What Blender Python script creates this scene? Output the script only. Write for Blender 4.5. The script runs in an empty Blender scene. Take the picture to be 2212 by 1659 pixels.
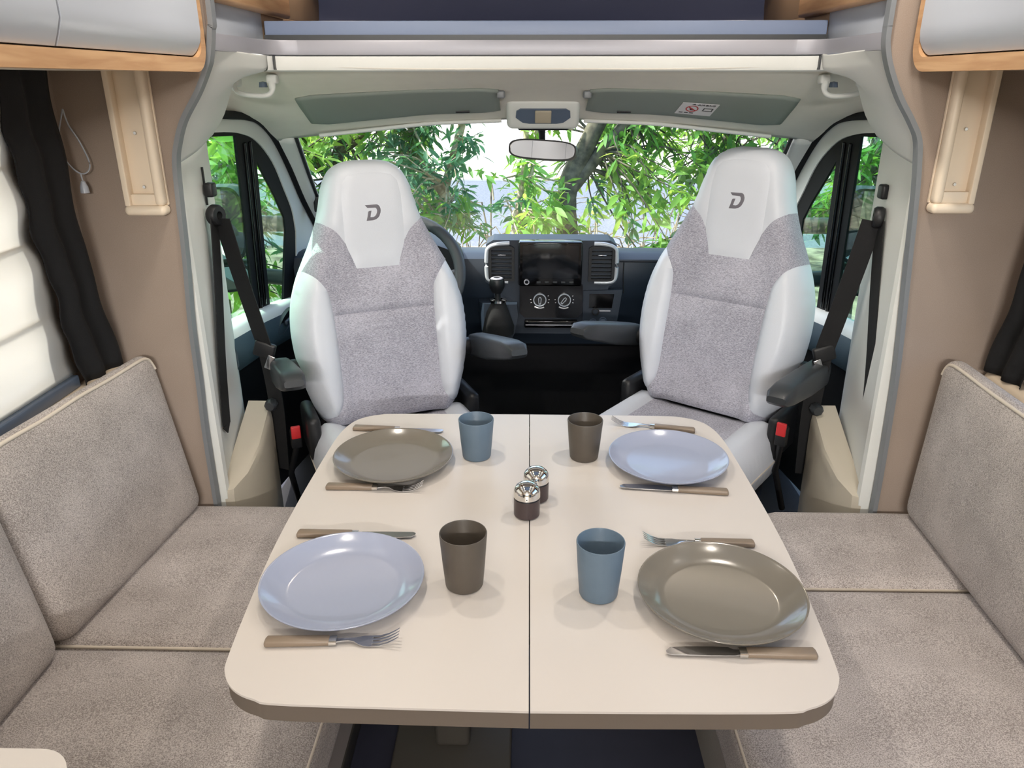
import bpy, bmesh, math, random
import numpy as np
from mathutils import Vector, Matrix
from mathutils.geometry import delaunay_2d_cdt, tessellate_polygon

scene = bpy.context.scene
COL = scene.collection
PI = math.pi
R = math.radians

# ------------------------------------------------------------------ camera
cam_d = bpy.data.cameras.new('camera')
cam_d.sensor_width = 36.0
cam_d.lens = 1650.0 / 2212.0 * 36.0
cam_d.clip_start = 0.02
cam_d.clip_end = 400
cam = bpy.data.objects.new('camera', cam_d)
cam.location = (0, 0, 1.455)
cam.rotation_euler = (R(90 - 21.7), 0, R(1.23))
COL.objects.link(cam)
scene.camera = cam

# ------------------------------------------------------------------ world, sun, exposure
world = bpy.data.worlds.new('sky')
scene.world = world
world.use_nodes = True
wn = world.node_tree.nodes
wl = world.node_tree.links
wn.clear()
w_out = wn.new('ShaderNodeOutputWorld')
w_bg = wn.new('ShaderNodeBackground')
w_sky = wn.new('ShaderNodeTexSky')
w_sky.sky_type = 'NISHITA'
w_sky.sun_disc = False
w_sky.sun_elevation = R(48)
w_sky.sun_rotation = R(-65)
w_sky.air_density = 1.0
w_sky.dust_density = 2.5
w_sky.ozone_density = 1.0
w_bg.inputs['Strength'].default_value = 0.36
wl.new(w_sky.outputs[0], w_bg.inputs[0])
wl.new(w_bg.outputs[0], w_out.inputs[0])

sun_d = bpy.data.lights.new('sun', 'SUN')
sun_d.energy = 5.6
sun_d.angle = R(0.6)
sun_d.color = (1.0, 0.95, 0.86)
sun = bpy.data.objects.new('sun', sun_d)
sun.rotation_euler = Vector((0.67, 0.10, -0.76)).to_track_quat('-Z', 'Y').to_euler()
COL.objects.link(sun)

def portal(name, loc, rot, sx, sy):
    d = bpy.data.lights.new(name, 'AREA')
    d.shape = 'RECTANGLE'
    d.size, d.size_y = sx, sy
    d.cycles.is_portal = True
    o = bpy.data.objects.new(name, d)
    o.location = loc
    o.rotation_euler = rot
    COL.objects.link(o)
portal('portal_hatch', (0.05, 1.00, 2.03), (0, 0, 0), 0.72, 0.92)
portal('portal_rear', (0.05, -2.34, 1.32), (R(90), 0, 0), 1.5, 0.9)
portal('portal_windscreen', (0.04, 2.95, 1.14), (R(-58), 0, 0), 1.75, 1.05)

vs = scene.view_settings
vs.view_transform = 'Standard'
vs.look = 'None'
vs.exposure = 0.75
vs.gamma = 1.0
vs.use_curve_mapping = False
scene.cycles.max_bounces = 10
scene.cycles.diffuse_bounces = 5
scene.cycles.glossy_bounces = 4
scene.cycles.transparent_max_bounces = 16
scene.cycles.sample_clamp_indirect = 6.0
scene.cycles.caustics_reflective = False
scene.cycles.caustics_refractive = False

# ------------------------------------------------------------------ materials
def lin(v):
    v /= 255.0
    return v / 12.92 if v <= 0.04045 else ((v + 0.055) / 1.055) ** 2.4
def rgb(r, g, b):
    return (lin(r), lin(g), lin(b), 1.0)

MATS = {}
def base_mat(name):
    m = bpy.data.materials.new(name)
    m.use_nodes = True
    nt = m.node_tree
    p = nt.nodes['Principled BSDF']
    MATS[name] = m
    return m, nt, p

def plain(name, col, rough=0.5, metal=0.0, spec=0.5, var=0.06, vscale=6.0, bump=0.0, bscale=200.0, coat=0.0):
    """one colour with faint procedural variation and optional fine relief"""
    m, nt, p = base_mat(name)
    tc = nt.nodes.new('ShaderNodeTexCoord')
    nz = nt.nodes.new('ShaderNodeTexNoise')
    nz.inputs['Scale'].default_value = vscale
    nz.inputs['Detail'].default_value = 3
    nt.links.new(tc.outputs['Object'], nz.inputs['Vector'])
    mx = nt.nodes.new('ShaderNodeMix')
    mx.data_type = 'RGBA'
    a = [max(0, c * (1 - var)) for c in col[:3]] + [1]
    b = [min(1, c * (1 + var)) for c in col[:3]] + [1]
    mx.inputs[6].default_value = a
    mx.inputs[7].default_value = b
    nt.links.new(nz.outputs['Fac'], mx.inputs[0])
    nt.links.new(mx.outputs[2], p.inputs['Base Color'])
    p.inputs['Roughness'].default_value = rough
    p.inputs['Metallic'].default_value = metal
    p.inputs['Specular IOR Level'].default_value = spec
    p.inputs['Coat Weight'].default_value = coat
    if bump > 0:
        n2 = nt.nodes.new('ShaderNodeTexNoise')
        n2.inputs['Scale'].default_value = bscale
        n2.inputs['Detail'].default_value = 2
        nt.links.new(tc.outputs['Object'], n2.inputs['Vector'])
        bp = nt.nodes.new('ShaderNodeBump')
        bp.inputs['Strength'].default_value = bump
        bp.inputs['Distance'].default_value = 0.002
        nt.links.new(n2.outputs['Fac'], bp.inputs['Height'])
        nt.links.new(bp.outputs['Normal'], p.inputs['Normal'])
    return m

def fabric(name, dark, light, scale=420.0, stretch=(1, 1, 1), bump=0.5, tint=None):
    """woven cloth: speckled two tone yarn with relief"""
    m, nt, p = base_mat(name)
    L = nt.links
    tc = nt.nodes.new('ShaderNodeTexCoord')
    mp = nt.nodes.new('ShaderNodeMapping')
    mp.inputs['Scale'].default_value = stretch
    L.new(tc.outputs['Object'], mp.inputs['Vector'])
    nz = nt.nodes.new('ShaderNodeTexNoise')
    nz.inputs['Scale'].default_value = scale
    nz.inputs['Detail'].default_value = 2.5
    nz.inputs['Roughness'].default_value = 0.65
    L.new(mp.outputs[0], nz.inputs['Vector'])
    big = nt.nodes.new('ShaderNodeTexNoise')
    big.inputs['Scale'].default_value = 9.0
    big.inputs['Detail'].default_value = 4
    L.new(tc.outputs['Object'], big.inputs['Vector'])
    ad = nt.nodes.new('ShaderNodeMath')
    ad.operation = 'MULTIPLY_ADD'
    ad.inputs[1].default_value = 0.25
    ad.inputs[2].default_value = -0.125
    L.new(big.outputs['Fac'], ad.inputs[0])
    sm = nt.nodes.new('ShaderNodeMath')
    L.new(nz.outputs['Fac'], sm.inputs[0])
    L.new(ad.outputs[0], sm.inputs[1])
    cr = nt.nodes.new('ShaderNodeValToRGB')
    cr.color_ramp.elements[0].position = 0.36
    cr.color_ramp.elements[0].color = dark
    cr.color_ramp.elements[1].position = 0.62
    cr.color_ramp.elements[1].color = light
    L.new(sm.outputs[0], cr.inputs[0])
    L.new(cr.outputs[0], p.inputs['Base Color'])
    p.inputs['Roughness'].default_value = 0.92
    p.inputs['Specular IOR Level'].default_value = 0.15
    p.inputs['Sheen Weight'].default_value = 0.15
    bp = nt.nodes.new('ShaderNodeBump')
    bp.inputs['Strength'].default_value = bump
    bp.inputs['Distance'].default_value = 0.0015
    L.new(nz.outputs['Fac'], bp.inputs['Height'])
    L.new(bp.outputs['Normal'], p.inputs['Normal'])
    return m

def wood(name, c1, c2, axis='Y'):
    m, nt, p = base_mat(name)
    L = nt.links
    tc = nt.nodes.new('ShaderNodeTexCoord')
    mp = nt.nodes.new('ShaderNodeMapping')
    mp.inputs['Scale'].default_value = (30, 2.5, 30) if axis == 'Y' else (2.5, 30, 30)
    L.new(tc.outputs['Object'], mp.inputs['Vector'])
    nz = nt.nodes.new('ShaderNodeTexNoise')
    nz.inputs['Scale'].default_value = 2.2
    nz.inputs['Detail'].default_value = 6
    nz.inputs['Distortion'].default_value = 0.6
    L.new(mp.outputs[0], nz.inputs['Vector'])
    cr = nt.nodes.new('ShaderNodeValToRGB')
    cr.color_ramp.elements[0].position = 0.3
    cr.color_ramp.elements[0].color = c1
    cr.color_ramp.elements[1].position = 0.7
    cr.color_ramp.elements[1].color = c2
    L.new(nz.outputs['Fac'], cr.inputs[0])
    L.new(cr.outputs[0], p.inputs['Base Color'])
    p.inputs['Roughness'].default_value = 0.45
    return m

def glass(name, tint=(0.96, 0.99, 0.97, 1), gloss=0.04):
    """clear pane: mostly transmitted light with a fresnel reflection"""
    m = bpy.data.materials.new(name)
    m.use_nodes = True
    nt = m.node_tree
    nt.nodes.clear()
    out = nt.nodes.new('ShaderNodeOutputMaterial')
    tr = nt.nodes.new('ShaderNodeBsdfTransparent')
    tr.inputs[0].default_value = tint
    gl = nt.nodes.new('ShaderNodeBsdfGlossy')
    gl.inputs['Roughness'].default_value = 0.02
    lw = nt.nodes.new('ShaderNodeLayerWeight')
    pw = nt.nodes.new('ShaderNodeMath'); pw.operation = 'POWER'; pw.inputs[1].default_value = 5.0
    nt.links.new(lw.outputs['Facing'], pw.inputs[0])
    fr = nt.nodes.new('ShaderNodeMath'); fr.operation = 'MULTIPLY_ADD'
    fr.inputs[1].default_value = 0.9; fr.inputs[2].default_value = gloss
    nt.links.new(pw.outputs[0], fr.inputs[0])
    mx = nt.nodes.new('ShaderNodeMixShader')
    nt.links.new(fr.outputs[0], mx.inputs[0])
    nt.links.new(tr.outputs[0], mx.inputs[1])
    nt.links.new(gl.outputs[0], mx.inputs[2])
    nt.links.new(mx.outputs[0], out.inputs[0])
    MATS[name] = m
    return m

def translucent(name, col, trans, rough=0.8, fac=0.5, var=0.25, vscale=3.0):
    m = bpy.data.materials.new(name)
    m.use_nodes = True
    nt = m.node_tree
    nt.nodes.clear()
    L = nt.links
    out = nt.nodes.new('ShaderNodeOutputMaterial')
    tc = nt.nodes.new('ShaderNodeTexCoord')
    nz = nt.nodes.new('ShaderNodeTexNoise')
    nz.inputs['Scale'].default_value = vscale
    L.new(tc.outputs['Object'], nz.inputs['Vector'])
    def varied(c):
        mx = nt.nodes.new('ShaderNodeMix')
        mx.data_type = 'RGBA'
        mx.inputs[6].default_value = [x * (1 - var) for x in c[:3]] + [1]
        mx.inputs[7].default_value = [min(1, x * (1 + var)) for x in c[:3]] + [1]
        L.new(nz.outputs['Fac'], mx.inputs[0])
        return mx.outputs[2]
    d = nt.nodes.new('ShaderNodeBsdfPrincipled')
    d.inputs['Roughness'].default_value = rough
    t = nt.nodes.new('ShaderNodeBsdfTranslucent')
    L.new(varied(col), d.inputs['Base Color'])
    L.new(varied(trans), t.inputs['Color'])
    mx = nt.nodes.new('ShaderNodeMixShader')
    mx.inputs[0].default_value = fac
    L.new(d.outputs[0], mx.inputs[1])
    L.new(t.outputs[0], mx.inputs[2])
    L.new(mx.outputs[0], out.inputs[0])
    MATS[name] = m
    return m

def emit(name, col, strength):
    m, nt, p = base_mat(name)
    p.inputs['Base Color'].default_value = col
    p.inputs['Emission Color'].default_value = col
    p.inputs['Emission Strength'].default_value = strength
    return m

plain('table_top', rgb(201, 194, 187), 0.38, var=0.02, vscale=3)
plain('table_edge', rgb(102, 92, 82), 0.5)
plain('dark_metal', rgb(70, 66, 60), 0.45)
plain('plate_blue', rgb(152, 159, 179), 0.16, coat=0.3, var=0.015)
plain('plate_taupe', rgb(114, 109, 100), 0.16, coat=0.3, var=0.015)
plain('cup_blue', rgb(92, 110, 126), 0.45, var=0.05, vscale=60, bump=0.05, bscale=300)
plain('cup_taupe', rgb(80, 73, 65), 0.45, var=0.05, vscale=60, bump=0.05, bscale=300)
plain('cutlery_handle', rgb(130, 115, 99), 0.42, var=0.03)
plain('wheel_grip', rgb(66, 70, 74), 0.5, bump=0.1, bscale=300)
plain('steel', rgb(205, 205, 208), 0.18, 1.0, var=0.02)
plain('chrome', rgb(228, 226, 222), 0.06, 1.0, var=0.01)
plain('shaker_dark', rgb(62, 50, 50), 0.3)
fabric('bench_fabric', rgb(132, 124, 120), rgb(196, 188, 184), 480, bump=0.45)
fabric('back_fabric', rgb(128, 121, 117), rgb(196, 188, 183), 430, (1, 1, 1.6), bump=0.5)
fabric('seat_fabric', rgb(132, 132, 143), rgb(188, 188, 200), 420, (0.45, 1, 1.8), bump=0.4)
plain('piping', rgb(206, 196, 182), 0.7)
plain('leather', rgb(206, 211, 220), 0.42, var=0.03, vscale=12, bump=0.12, bscale=420)
plain('logo_grey', rgb(104, 102, 110), 0.6)
plain('plastic_dark', rgb(50, 53, 56), 0.42, bump=0.08, bscale=500)
plain('plastic_black', rgb(20, 21, 24), 0.45, bump=0.06, bscale=500)
plain('dash_blue', rgb(37, 47, 60), 0.5, bump=0.1, bscale=500)
plain('gloss_black', rgb(10, 10, 12), 0.08)
plain('screen_black', rgb(24, 26, 30), 0.12)
plain('belt_black', rgb(16, 16, 18), 0.75, bump=0.2, bscale=900)
plain('cab_cream', rgb(222, 224, 220), 0.55, var=0.03, bump=0.04, bscale=600)
plain('headliner', rgb(226, 222, 212), 0.8, var=0.05, vscale=20, bump=0.1, bscale=700)
plain('visor', rgb(138, 146, 140), 0.7)
plain('door_teal', rgb(58, 74, 84), 0.5, bump=0.06, bscale=600)
fabric('panel_taupe', rgb(152, 137, 125), rgb(163, 148, 136), 700, bump=0.05)
plain('edge_grey', rgb(122, 126, 130), 0.4)
plain('silver_paint', rgb(206, 210, 216), 0.35, 0.2)
plain('strip_silver', rgb(160, 160, 168), 0.45, 0.2)
plain('riser_blue', rgb(124, 138, 166), 0.45)
plain('niche_dark', rgb(58, 63, 90), 0.7)
plain('niche_taupe', rgb(150, 124, 100), 0.7)
plain('rubber_black', rgb(22, 23, 26), 0.75, spec=0.2)
plain('white_door', rgb(180, 186, 196), 0.3, var=0.015)
wood('oak', rgb(172, 130, 92), rgb(202, 164, 124))
plain('cream_rail', rgb(236, 220, 198), 0.4)
plain('cream_pad', rgb(214, 198, 176), 0.6)
plain('wall_cream', rgb(214, 206, 194), 0.6)
plain('ceiling_white', rgb(226, 222, 214), 0.7)
plain('floor_dark', rgb(46, 46, 58), 0.5, var=0.2, vscale=14)
plain('carpet_black', rgb(26, 26, 30), 0.95, bump=0.4, bscale=400)
plain('curtain_black', rgb(20, 20, 22), 0.9, bump=0.2, bscale=500)
plain('red', rgb(200, 44, 48), 0.4)
plain('sticker', rgb(226, 224, 226), 0.5, var=0.01)
plain('print_black', rgb(50, 46, 46), 0.6)
plain('print_red', rgb(190, 60, 60), 0.6)
plain('lens_grey', rgb(92, 104, 122), 0.25)
plain('cab_cream_shaded', rgb(186, 178, 162), 0.6, var=0.03, bump=0.04, bscale=600)  # cream trim of the belt reel cover, its shade mixed into the colour
plain('lens_beige', rgb(178, 168, 148), 0.4)
glass('windscreen_glass', (0.93, 0.97, 0.95, 1))
glass('cabin_glass', (0.95, 0.97, 0.97, 1))
translucent('milky_pane', rgb(200, 204, 208), rgb(120, 128, 138), 0.3, 0.9, 0.01)
glass('side_glass', (0.74, 0.94, 0.84, 1))
plain('mirror_glass', rgb(240, 240, 240), 0.01, 1.0, var=0.005)
translucent('blind_cloth', rgb(232, 230, 226), rgb(226, 224, 220), fac=0.55, var=0.05)
emit('led_warm', (1.0, 0.90, 0.76, 1), 30)
emit('fill_glow', (1.0, 0.95, 0.89, 1), 12)  # glow of the added fill bar on the back wall
# ------------------------------------------------------------------ helpers
def link(name, me, mat, parent=None, sharp=38, smooth=True):
    o = bpy.data.objects.new(name, me)
    COL.objects.link(o)
    if mat:
        me.materials.append(MATS[mat])
    if smooth:
        me.shade_smooth()
        me.set_sharp_from_angle(angle=R(sharp))
    if parent:
        o.parent = parent
    return o

def mesh(name, verts, faces, mat, parent=None, sharp=38, smooth=True, fix=True):
    me = bpy.data.meshes.new(name)
    me.from_pydata([tuple(v) for v in verts], [], faces)
    if fix:
        bm = bmesh.new()
        bm.from_mesh(me)
        bmesh.ops.recalc_face_normals(bm, faces=bm.faces)
        bm.to_mesh(me)
        bm.free()
    me.update()
    return link(name, me, mat, parent, sharp, smooth)

def from_bm(name, bm, mat, parent=None, sharp=38):
    me = bpy.data.meshes.new(name)
    bm.to_mesh(me)
    bm.free()
    return link(name, me, mat, parent, sharp)

def tag(o, label=None, cat=None, group=None, kind=None):
    if label: o['label'] = label
    if cat: o['category'] = cat
    if group: o['group'] = group
    if kind: o['kind'] = kind
    return o

def thing(name, label, cat, loc=(0, 0, 0), rz=0.0, group=None, kind=None):
    o = bpy.data.objects.new(name, None)
    o.empty_display_size = 0.05
    COL.objects.link(o)
    o.location = loc
    o.rotation_euler = (0, 0, rz)
    return tag(o, label, cat, group, kind)

def dup(root, loc, rz, label):
    r = root.copy()
    COL.objects.link(r)
    r.location = loc
    r.rotation_euler = (0, 0, rz)
    r['label'] = label
    for ch in root.children:
        c = ch.copy()
        COL.objects.link(c)
        c.parent = r
        for g in ch.children:
            d = g.copy()
            COL.objects.link(d)
            d.parent = c
    return r

def box_bm(size, center=(0, 0, 0), bev=0.0, seg=3, rot=None):
    bm = bmesh.new()
    bmesh.ops.create_cube(bm, size=1.0)
    bmesh.ops.scale(bm, vec=size, verts=bm.verts)
    if bev > 0:
        bmesh.ops.bevel(bm, geom=bm.edges[:], offset=bev, segments=seg, profile=0.5, affect='EDGES')
    if rot is not None:
        bmesh.ops.rotate(bm, matrix=rot, verts=bm.verts)
    bmesh.ops.translate(bm, vec=center, verts=bm.verts)
    return bm

def box(name, size, center, mat, parent=None, bev=0.004, seg=3, rot=None):
    return from_bm(name, box_bm(size, center, bev, seg, rot), mat, parent)

def span(name, lo, hi, mat, parent=None, bev=0.004, seg=3):
    s = [hi[i] - lo[i] for i in range(3)]
    c = [(hi[i] + lo[i]) / 2 for i in range(3)]
    return box(name, s, c, mat, parent, min(bev, min(s) * 0.45), seg)

def lathe(name, prof, mat, parent=None, seg=48, center=(0, 0, 0), sharp=38, axis='Z'):
    verts, faces = [], []
    n = len(prof)
    for k in range(seg):
        a = 2 * PI * k / seg
        for r, z in prof:
            p = (r * math.cos(a), r * math.sin(a), z)
            if axis == 'Y': p = (p[0], -p[2], p[1])
            verts.append((p[0] + center[0], p[1] + center[1], p[2] + center[2]))
    for k in range(seg):
        k2 = (k + 1) % seg
        for i in range(n - 1):
            faces.append((k * n + i, k2 * n + i, k2 * n + i + 1, k * n + i + 1))
    bm = bmesh.new()
    vs_ = [bm.verts.new(v) for v in verts]
    for f in faces:
        try: bm.faces.new([vs_[i] for i in f])
        except ValueError: pass
    bmesh.ops.remove_doubles(bm, verts=bm.verts, dist=1e-6)
    bmesh.ops.dissolve_degenerate(bm, edges=bm.edges, dist=1e-7)
    bmesh.ops.recalc_face_normals(bm, faces=bm.faces)
    return from_bm(name, bm, mat, parent, sharp)

def smooth_path(pts, n=8):
    """Catmull-Rom through points"""
    P = [Vector(p) for p in pts]
    out = []
    for i in range(len(P) - 1):
        p0, p1, p2, p3 = P[max(i - 1, 0)], P[i], P[i + 1], P[min(i + 2, len(P) - 1)]
        for k in range(n):
            t = k / n
            out.append(0.5 * ((2 * p1) + (p2 - p0) * t + (2 * p0 - 5 * p1 + 4 * p2 - p3) * t * t + (3 * p1 - p0 - 3 * p2 + p3) * t ** 3))
    out.append(P[-1])
    return out

def sweep(path, section, closed=False, up=(0, 0, 1), scales=None):
    """sweep a closed 2D section (a, b): a along side vector, b along up-ish vector"""
    P = [Vector(p) for p in path]
    n, m = len(P), len(section)
    verts, faces = [], []
    upv = Vector(up)
    for i, p in enumerate(P):
        if closed: t = P[(i + 1) % n] - P[i - 1]
        else: t = P[min(i + 1, n - 1)] - P[max(i - 1, 0)]
        t.normalize()
        s = t.cross(upv)
        if s.length < 1e-4: s = t.cross(Vector((1, 0.01, 0)))
        s.normalize()
        b = s.cross(t)
        k = scales[i] if scales else 1.0
        for a, c in section:
            verts.append(p + s * (a * k) + b * (c * k))
    for i in range(n if closed else n - 1):
        j = (i + 1) % n
        for q in range(m):
            q2 = (q + 1) % m
            faces.append((i * m + q, i * m + q2, j * m + q2, j * m + q))
    if not closed:
        faces.append(tuple(range(m)))
        faces.append(tuple((n - 1) * m + q for q in range(m)))
    return verts, faces

def circ(r, n=10, ry=None):
    return [(r * math.cos(2 * PI * k / n), (ry or r) * math.sin(2 * PI * k / n)) for k in range(n)]

def tube(name, path, r, mat, parent=None, n=10, closed=False, scales=None, ry=None, up=(0, 0, 1)):
    v, f = sweep(path, circ(r, n, ry), closed, up, scales)
    return mesh(name, v, f, mat, parent, 60)

def ribbon(name, path, section, mat, parent=None, closed=False, up=(0, 0, 1), sharp=38):
    v, f = sweep(path, section, closed, up)
    return mesh(name, v, f, mat, parent, sharp)

def rect(w, h):
    return [(-w / 2, -h / 2), (w / 2, -h / 2), (w / 2, h / 2), (-w / 2, h / 2)]

def prism(name, outer, holes, mapf, t0, t1, mat, parent=None, sharp=38):
    """flat plate with holes: polygon in 2D, mapf(a, b, t) to 3D, between offsets t0 and t1"""
    loops = [outer] + list(holes)
    tris = tessellate_polygon([[Vector((a, b, 0)) for a, b in lp] for lp in loops])
    flat = [p for lp in loops for p in lp]
    n = len(flat)
    verts = [mapf(a, b, t0) for a, b in flat] + [mapf(a, b, t1) for a, b in flat]
    faces = [tuple(t) for t in tris] + [tuple(i + n for i in reversed(t)) for t in tris]
    k = 0
    for lp in loops:
        m = len(lp)
        for i in range(m):
            j = (i + 1) % m
            faces.append((k + i, k + j, n + k + j, n + k + i))
        k += m
    return mesh(name, verts, faces, mat, parent, sharp)

def grid_surface(name, rows, mat, parent=None, thick=0.0, sharp=60, sub=4):
    """surface through rows of 3D points (rows all same length), smoothly interpolated"""
    cols = [smooth_path(r, sub) for r in rows]
    m = len(cols[0])
    lines = [smooth_path([c[j] for c in cols], sub) for j in range(m)]
    n = len(lines[0])
    verts = [lines[j][i] for i in range(n) for j in range(m)]
    faces = [(i * m + j, i * m + j + 1, (i + 1) * m + j + 1, (i + 1) * m + j) for i in range(n - 1) for j in range(m - 1)]
    o = mesh(name, verts, faces, mat, parent, sharp, fix=False)
    if thick:
        md = o.modifiers.new('thick', 'SOLIDIFY')
        md.thickness = thick
        md.offset = 0
    return o

def resample(loop, step):
    P = [Vector((p[0], p[1])) for p in loop]
    out = []
    for i in range(len(P)):
        a, b = P[i], P[(i + 1) % len(P)]
        k = max(1, int(round((b - a).length / step)))
        for q in range(k):
            out.append(a.lerp(b, q / k))
    return out

def dist_to_loop(pts, loop):
    P = np.asarray(pts, float)
    A = np.asarray([(p[0], p[1]) for p in loop], float)
    B = np.roll(A, -1, axis=0)
    d = np.full(len(P), 1e9)
    for a, b in zip(A, B):
        ab = b - a
        l2 = max(ab @ ab, 1e-12)
        t = np.clip(((P - a) @ ab) / l2, 0, 1)
        q = a + t[:, None] * ab
        d = np.minimum(d, np.hypot(*(P - q).T))
    return d

def inside(pts, loop):
    P = np.asarray(pts, float)
    A = np.asarray([(p[0], p[1]) for p in loop], float)
    B = np.roll(A, -1, axis=0)
    c = np.zeros(len(P), bool)
    for (x1, y1), (x2, y2) in zip(A, B):
        if y1 == y2: continue
        m = ((y1 > P[:, 1]) != (y2 > P[:, 1])) & (P[:, 0] < (x2 - x1) * (P[:, 1] - y1) / (y2 - y1) + x1)
        c ^= m
    return c

def patch(name, loop, surf, mat, parent, step=0.012, puff=0.005, seam=0.010, skirt=0.012, nseam=None):
    """upholstery panel: outline in (u, v), surf(U, V arrays) -> depth array and a frame mapping"""
    bd = resample(loop, step)
    bd2 = [(p.x, p.y) for p in bd]
    xs = [p[0] for p in bd2]; ys = [p[1] for p in bd2]
    gx = np.arange(min(xs), max(xs), step)
    gy = np.arange(min(ys), max(ys), step)
    G = np.array([(x + (step / 2 if k % 2 else 0), y) for k, y in enumerate(gy) for x in gx])
    G = G[inside(G, bd2)]
    if len(G): G = G[dist_to_loop(G, bd2) > step * 0.45]
    V = [Vector(p) for p in bd2] + [Vector(p) for p in G]
    n = len(bd2)
    res = delaunay_2d_cdt(V, [(i, (i + 1) % n) for i in range(n)], [list(range(n))], 1, 1e-6)
    v2, faces = res[0], res[2]
    P = np.array([(p.x, p.y) for p in v2])
    d = dist_to_loop(P, bd2)
    pf = puff * (1 - np.exp(-d / seam))
    depth, mp = surf(P[:, 0], P[:, 1])
    pts = mp(P[:, 0], P[:, 1], depth + pf)
    faces = [tuple(f) for f in faces]
    edges = {}
    for f in faces:
        for i in range(len(f)):
            e = (f[i], f[(i + 1) % len(f)])
            edges[e] = 1
    low = mp(P[:, 0], P[:, 1], depth - skirt)
    verts = [tuple(p) for p in pts]
    idx = {}
    extra = []
    for (a, b) in list(edges):
        if (b, a) not in edges:
            for q in (a, b):
                if q not in idx:
                    idx[q] = len(verts)
                    verts.append(tuple(low[q]))
            extra.append((b, a, idx[a], idx[b]))
    me_o = mesh(name, verts, faces + extra, mat, parent, 50)
    return me_o

def softbox(name, size, mat, parent=None, r=0.04, crown=0.0, n=(14, 14, 6), center=(0, 0, 0), rot=None, sharp=70, bulge=0.0):
    """upholstered block: rounded box whose top swells a little"""
    bm = bmesh.new()
    bmesh.ops.create_cube(bm, size=1.0)
    hx, hy, hz = [s / 2 for s in size]
    def lines(k): return [(-0.5 + (i + 1) / k) for i in range(k - 1)]
    for ax in range(3):
        hs = (hx, hy, hz)[ax]
        cuts = [(-hs + r * q) for q in (0.3, 0.65, 1.0)] + [hs - r * q for q in (0.3, 0.65, 1.0)] + [t * 2 * (hs - r) for t in lines(n[ax])]
        for c in cuts:
            nrm = [0, 0, 0]; nrm[ax] = 1
            co = [0, 0, 0]; co[ax] = c / (2 * hs)
            bmesh.ops.bisect_plane(bm, geom=bm.verts[:] + bm.edges[:] + bm.faces[:], plane_co=co, plane_no=nrm, dist=1e-6)
    for v in bm.verts:
        p = Vector((v.co.x * 2 * hx, v.co.y * 2 * hy, v.co.z * 2 * hz))
        q = Vector((max(-hx + r, min(hx - r, p.x)), max(-hy + r, min(hy - r, p.y)), max(-hz + r, min(hz - r, p.z))))
        d = p - q
        if d.length > 1e-9:
            m = max(abs(d.x), abs(d.y), abs(d.z))
            p = q + d.normalized() * m
        fx = max(0, 1 - (p.x / hx) ** 2); fy = max(0, 1 - (p.y / hy) ** 2); fz = max(0, 1 - (p.z / hz) ** 2)
        p.z += crown * (fx * fy) ** 0.6 * (1 if p.z > 0 else 0)
        p.x += bulge * math.copysign(1, p.x) * fy * fz * (1 if abs(p.x) > hx * 0.6 else 0)
        p.y += bulge * math.copysign(1, p.y) * fx * fz * (1 if abs(p.y) > hy * 0.6 else 0)
        v.co = p
    if rot is not None:
        bmesh.ops.rotate(bm, matrix=rot, verts=bm.verts)
    bmesh.ops.translate(bm, vec=center, verts=bm.verts)
    bmesh.ops.recalc_face_normals(bm, faces=bm.faces)
    return from_bm(name, bm, mat, parent, sharp)

def rz3(a): return Matrix.Rotation(a, 3, 'Z')
def rx3(a): return Matrix.Rotation(a, 3, 'X')
def ry3(a): return Matrix.Rotation(a, 3, 'Y')
# ------------------------------------------------------------------ setting: living shell
XL, XR = -0.985, 1.085          # inner faces of the side walls
CEIL = 1.98
YB = -2.3                       # rear wall
YP = 1.67                       # partition towards the cab

def S(o):
    o['kind'] = 'structure'
    return o

fl = S(span('floor', (XL - 0.05, YB, -0.04), (XR + 0.05, 3.15, 0.0), 'floor_dark', bev=0))
S(span('floor_cab', (-.93, 1.70, 0.0), (1.02, 3.0, 0.012), 'carpet_black', bev=0))
# ceiling with the roof hatch opening
HX0, HX1, HY0, HY1 = -0.30, 0.40, 0.55, 1.45
def flat_z(z):
    return lambda a, b, t: (a, b, z + t)
S(prism('ceiling', [(XL - 0.05, YB), (XR + 0.05, YB), (XR + 0.05, 2.8), (XL - 0.05, 2.8)],
        [[(HX0, HY0), (HX1, HY0), (HX1, HY1), (HX0, HY1)]], flat_z(CEIL), 0.0, 0.04, 'ceiling_white'))
wh = thing('window_3', None, None, (0.05, 1.0, CEIL), kind='structure')
def local(o, root):
    o.data.transform(Matrix.Translation(-root.location))
    return o
fr_o = prism('window_frame', [(HX0 - 0.04, HY0 - 0.04), (HX1 + 0.04, HY0 - 0.04), (HX1 + 0.04, HY1 + 0.04), (HX0 - 0.04, HY1 + 0.04)],
             [[(HX0, HY0), (HX1, HY0), (HX1, HY1), (HX0, HY1)]], flat_z(CEIL), -0.015, 0.0, 'white_door', wh)
local(fr_o, wh)
local(span('pane', (HX0, HY0, CEIL + 0.05), (HX1, HY1, CEIL + 0.056), 'milky_pane', wh, bev=0), wh)

local(prism('curb', [(HX0 - 0.02, HY0 - 0.02), (HX1 + 0.02, HY0 - 0.02), (HX1 + 0.02, HY1 + 0.02), (HX0 - 0.02, HY1 + 0.02)],
             [[(HX0, HY0), (HX1, HY0), (HX1, HY1), (HX0, HY1)]], flat_z(CEIL), 0.041, 0.07, 'white_door', wh), wh)
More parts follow.
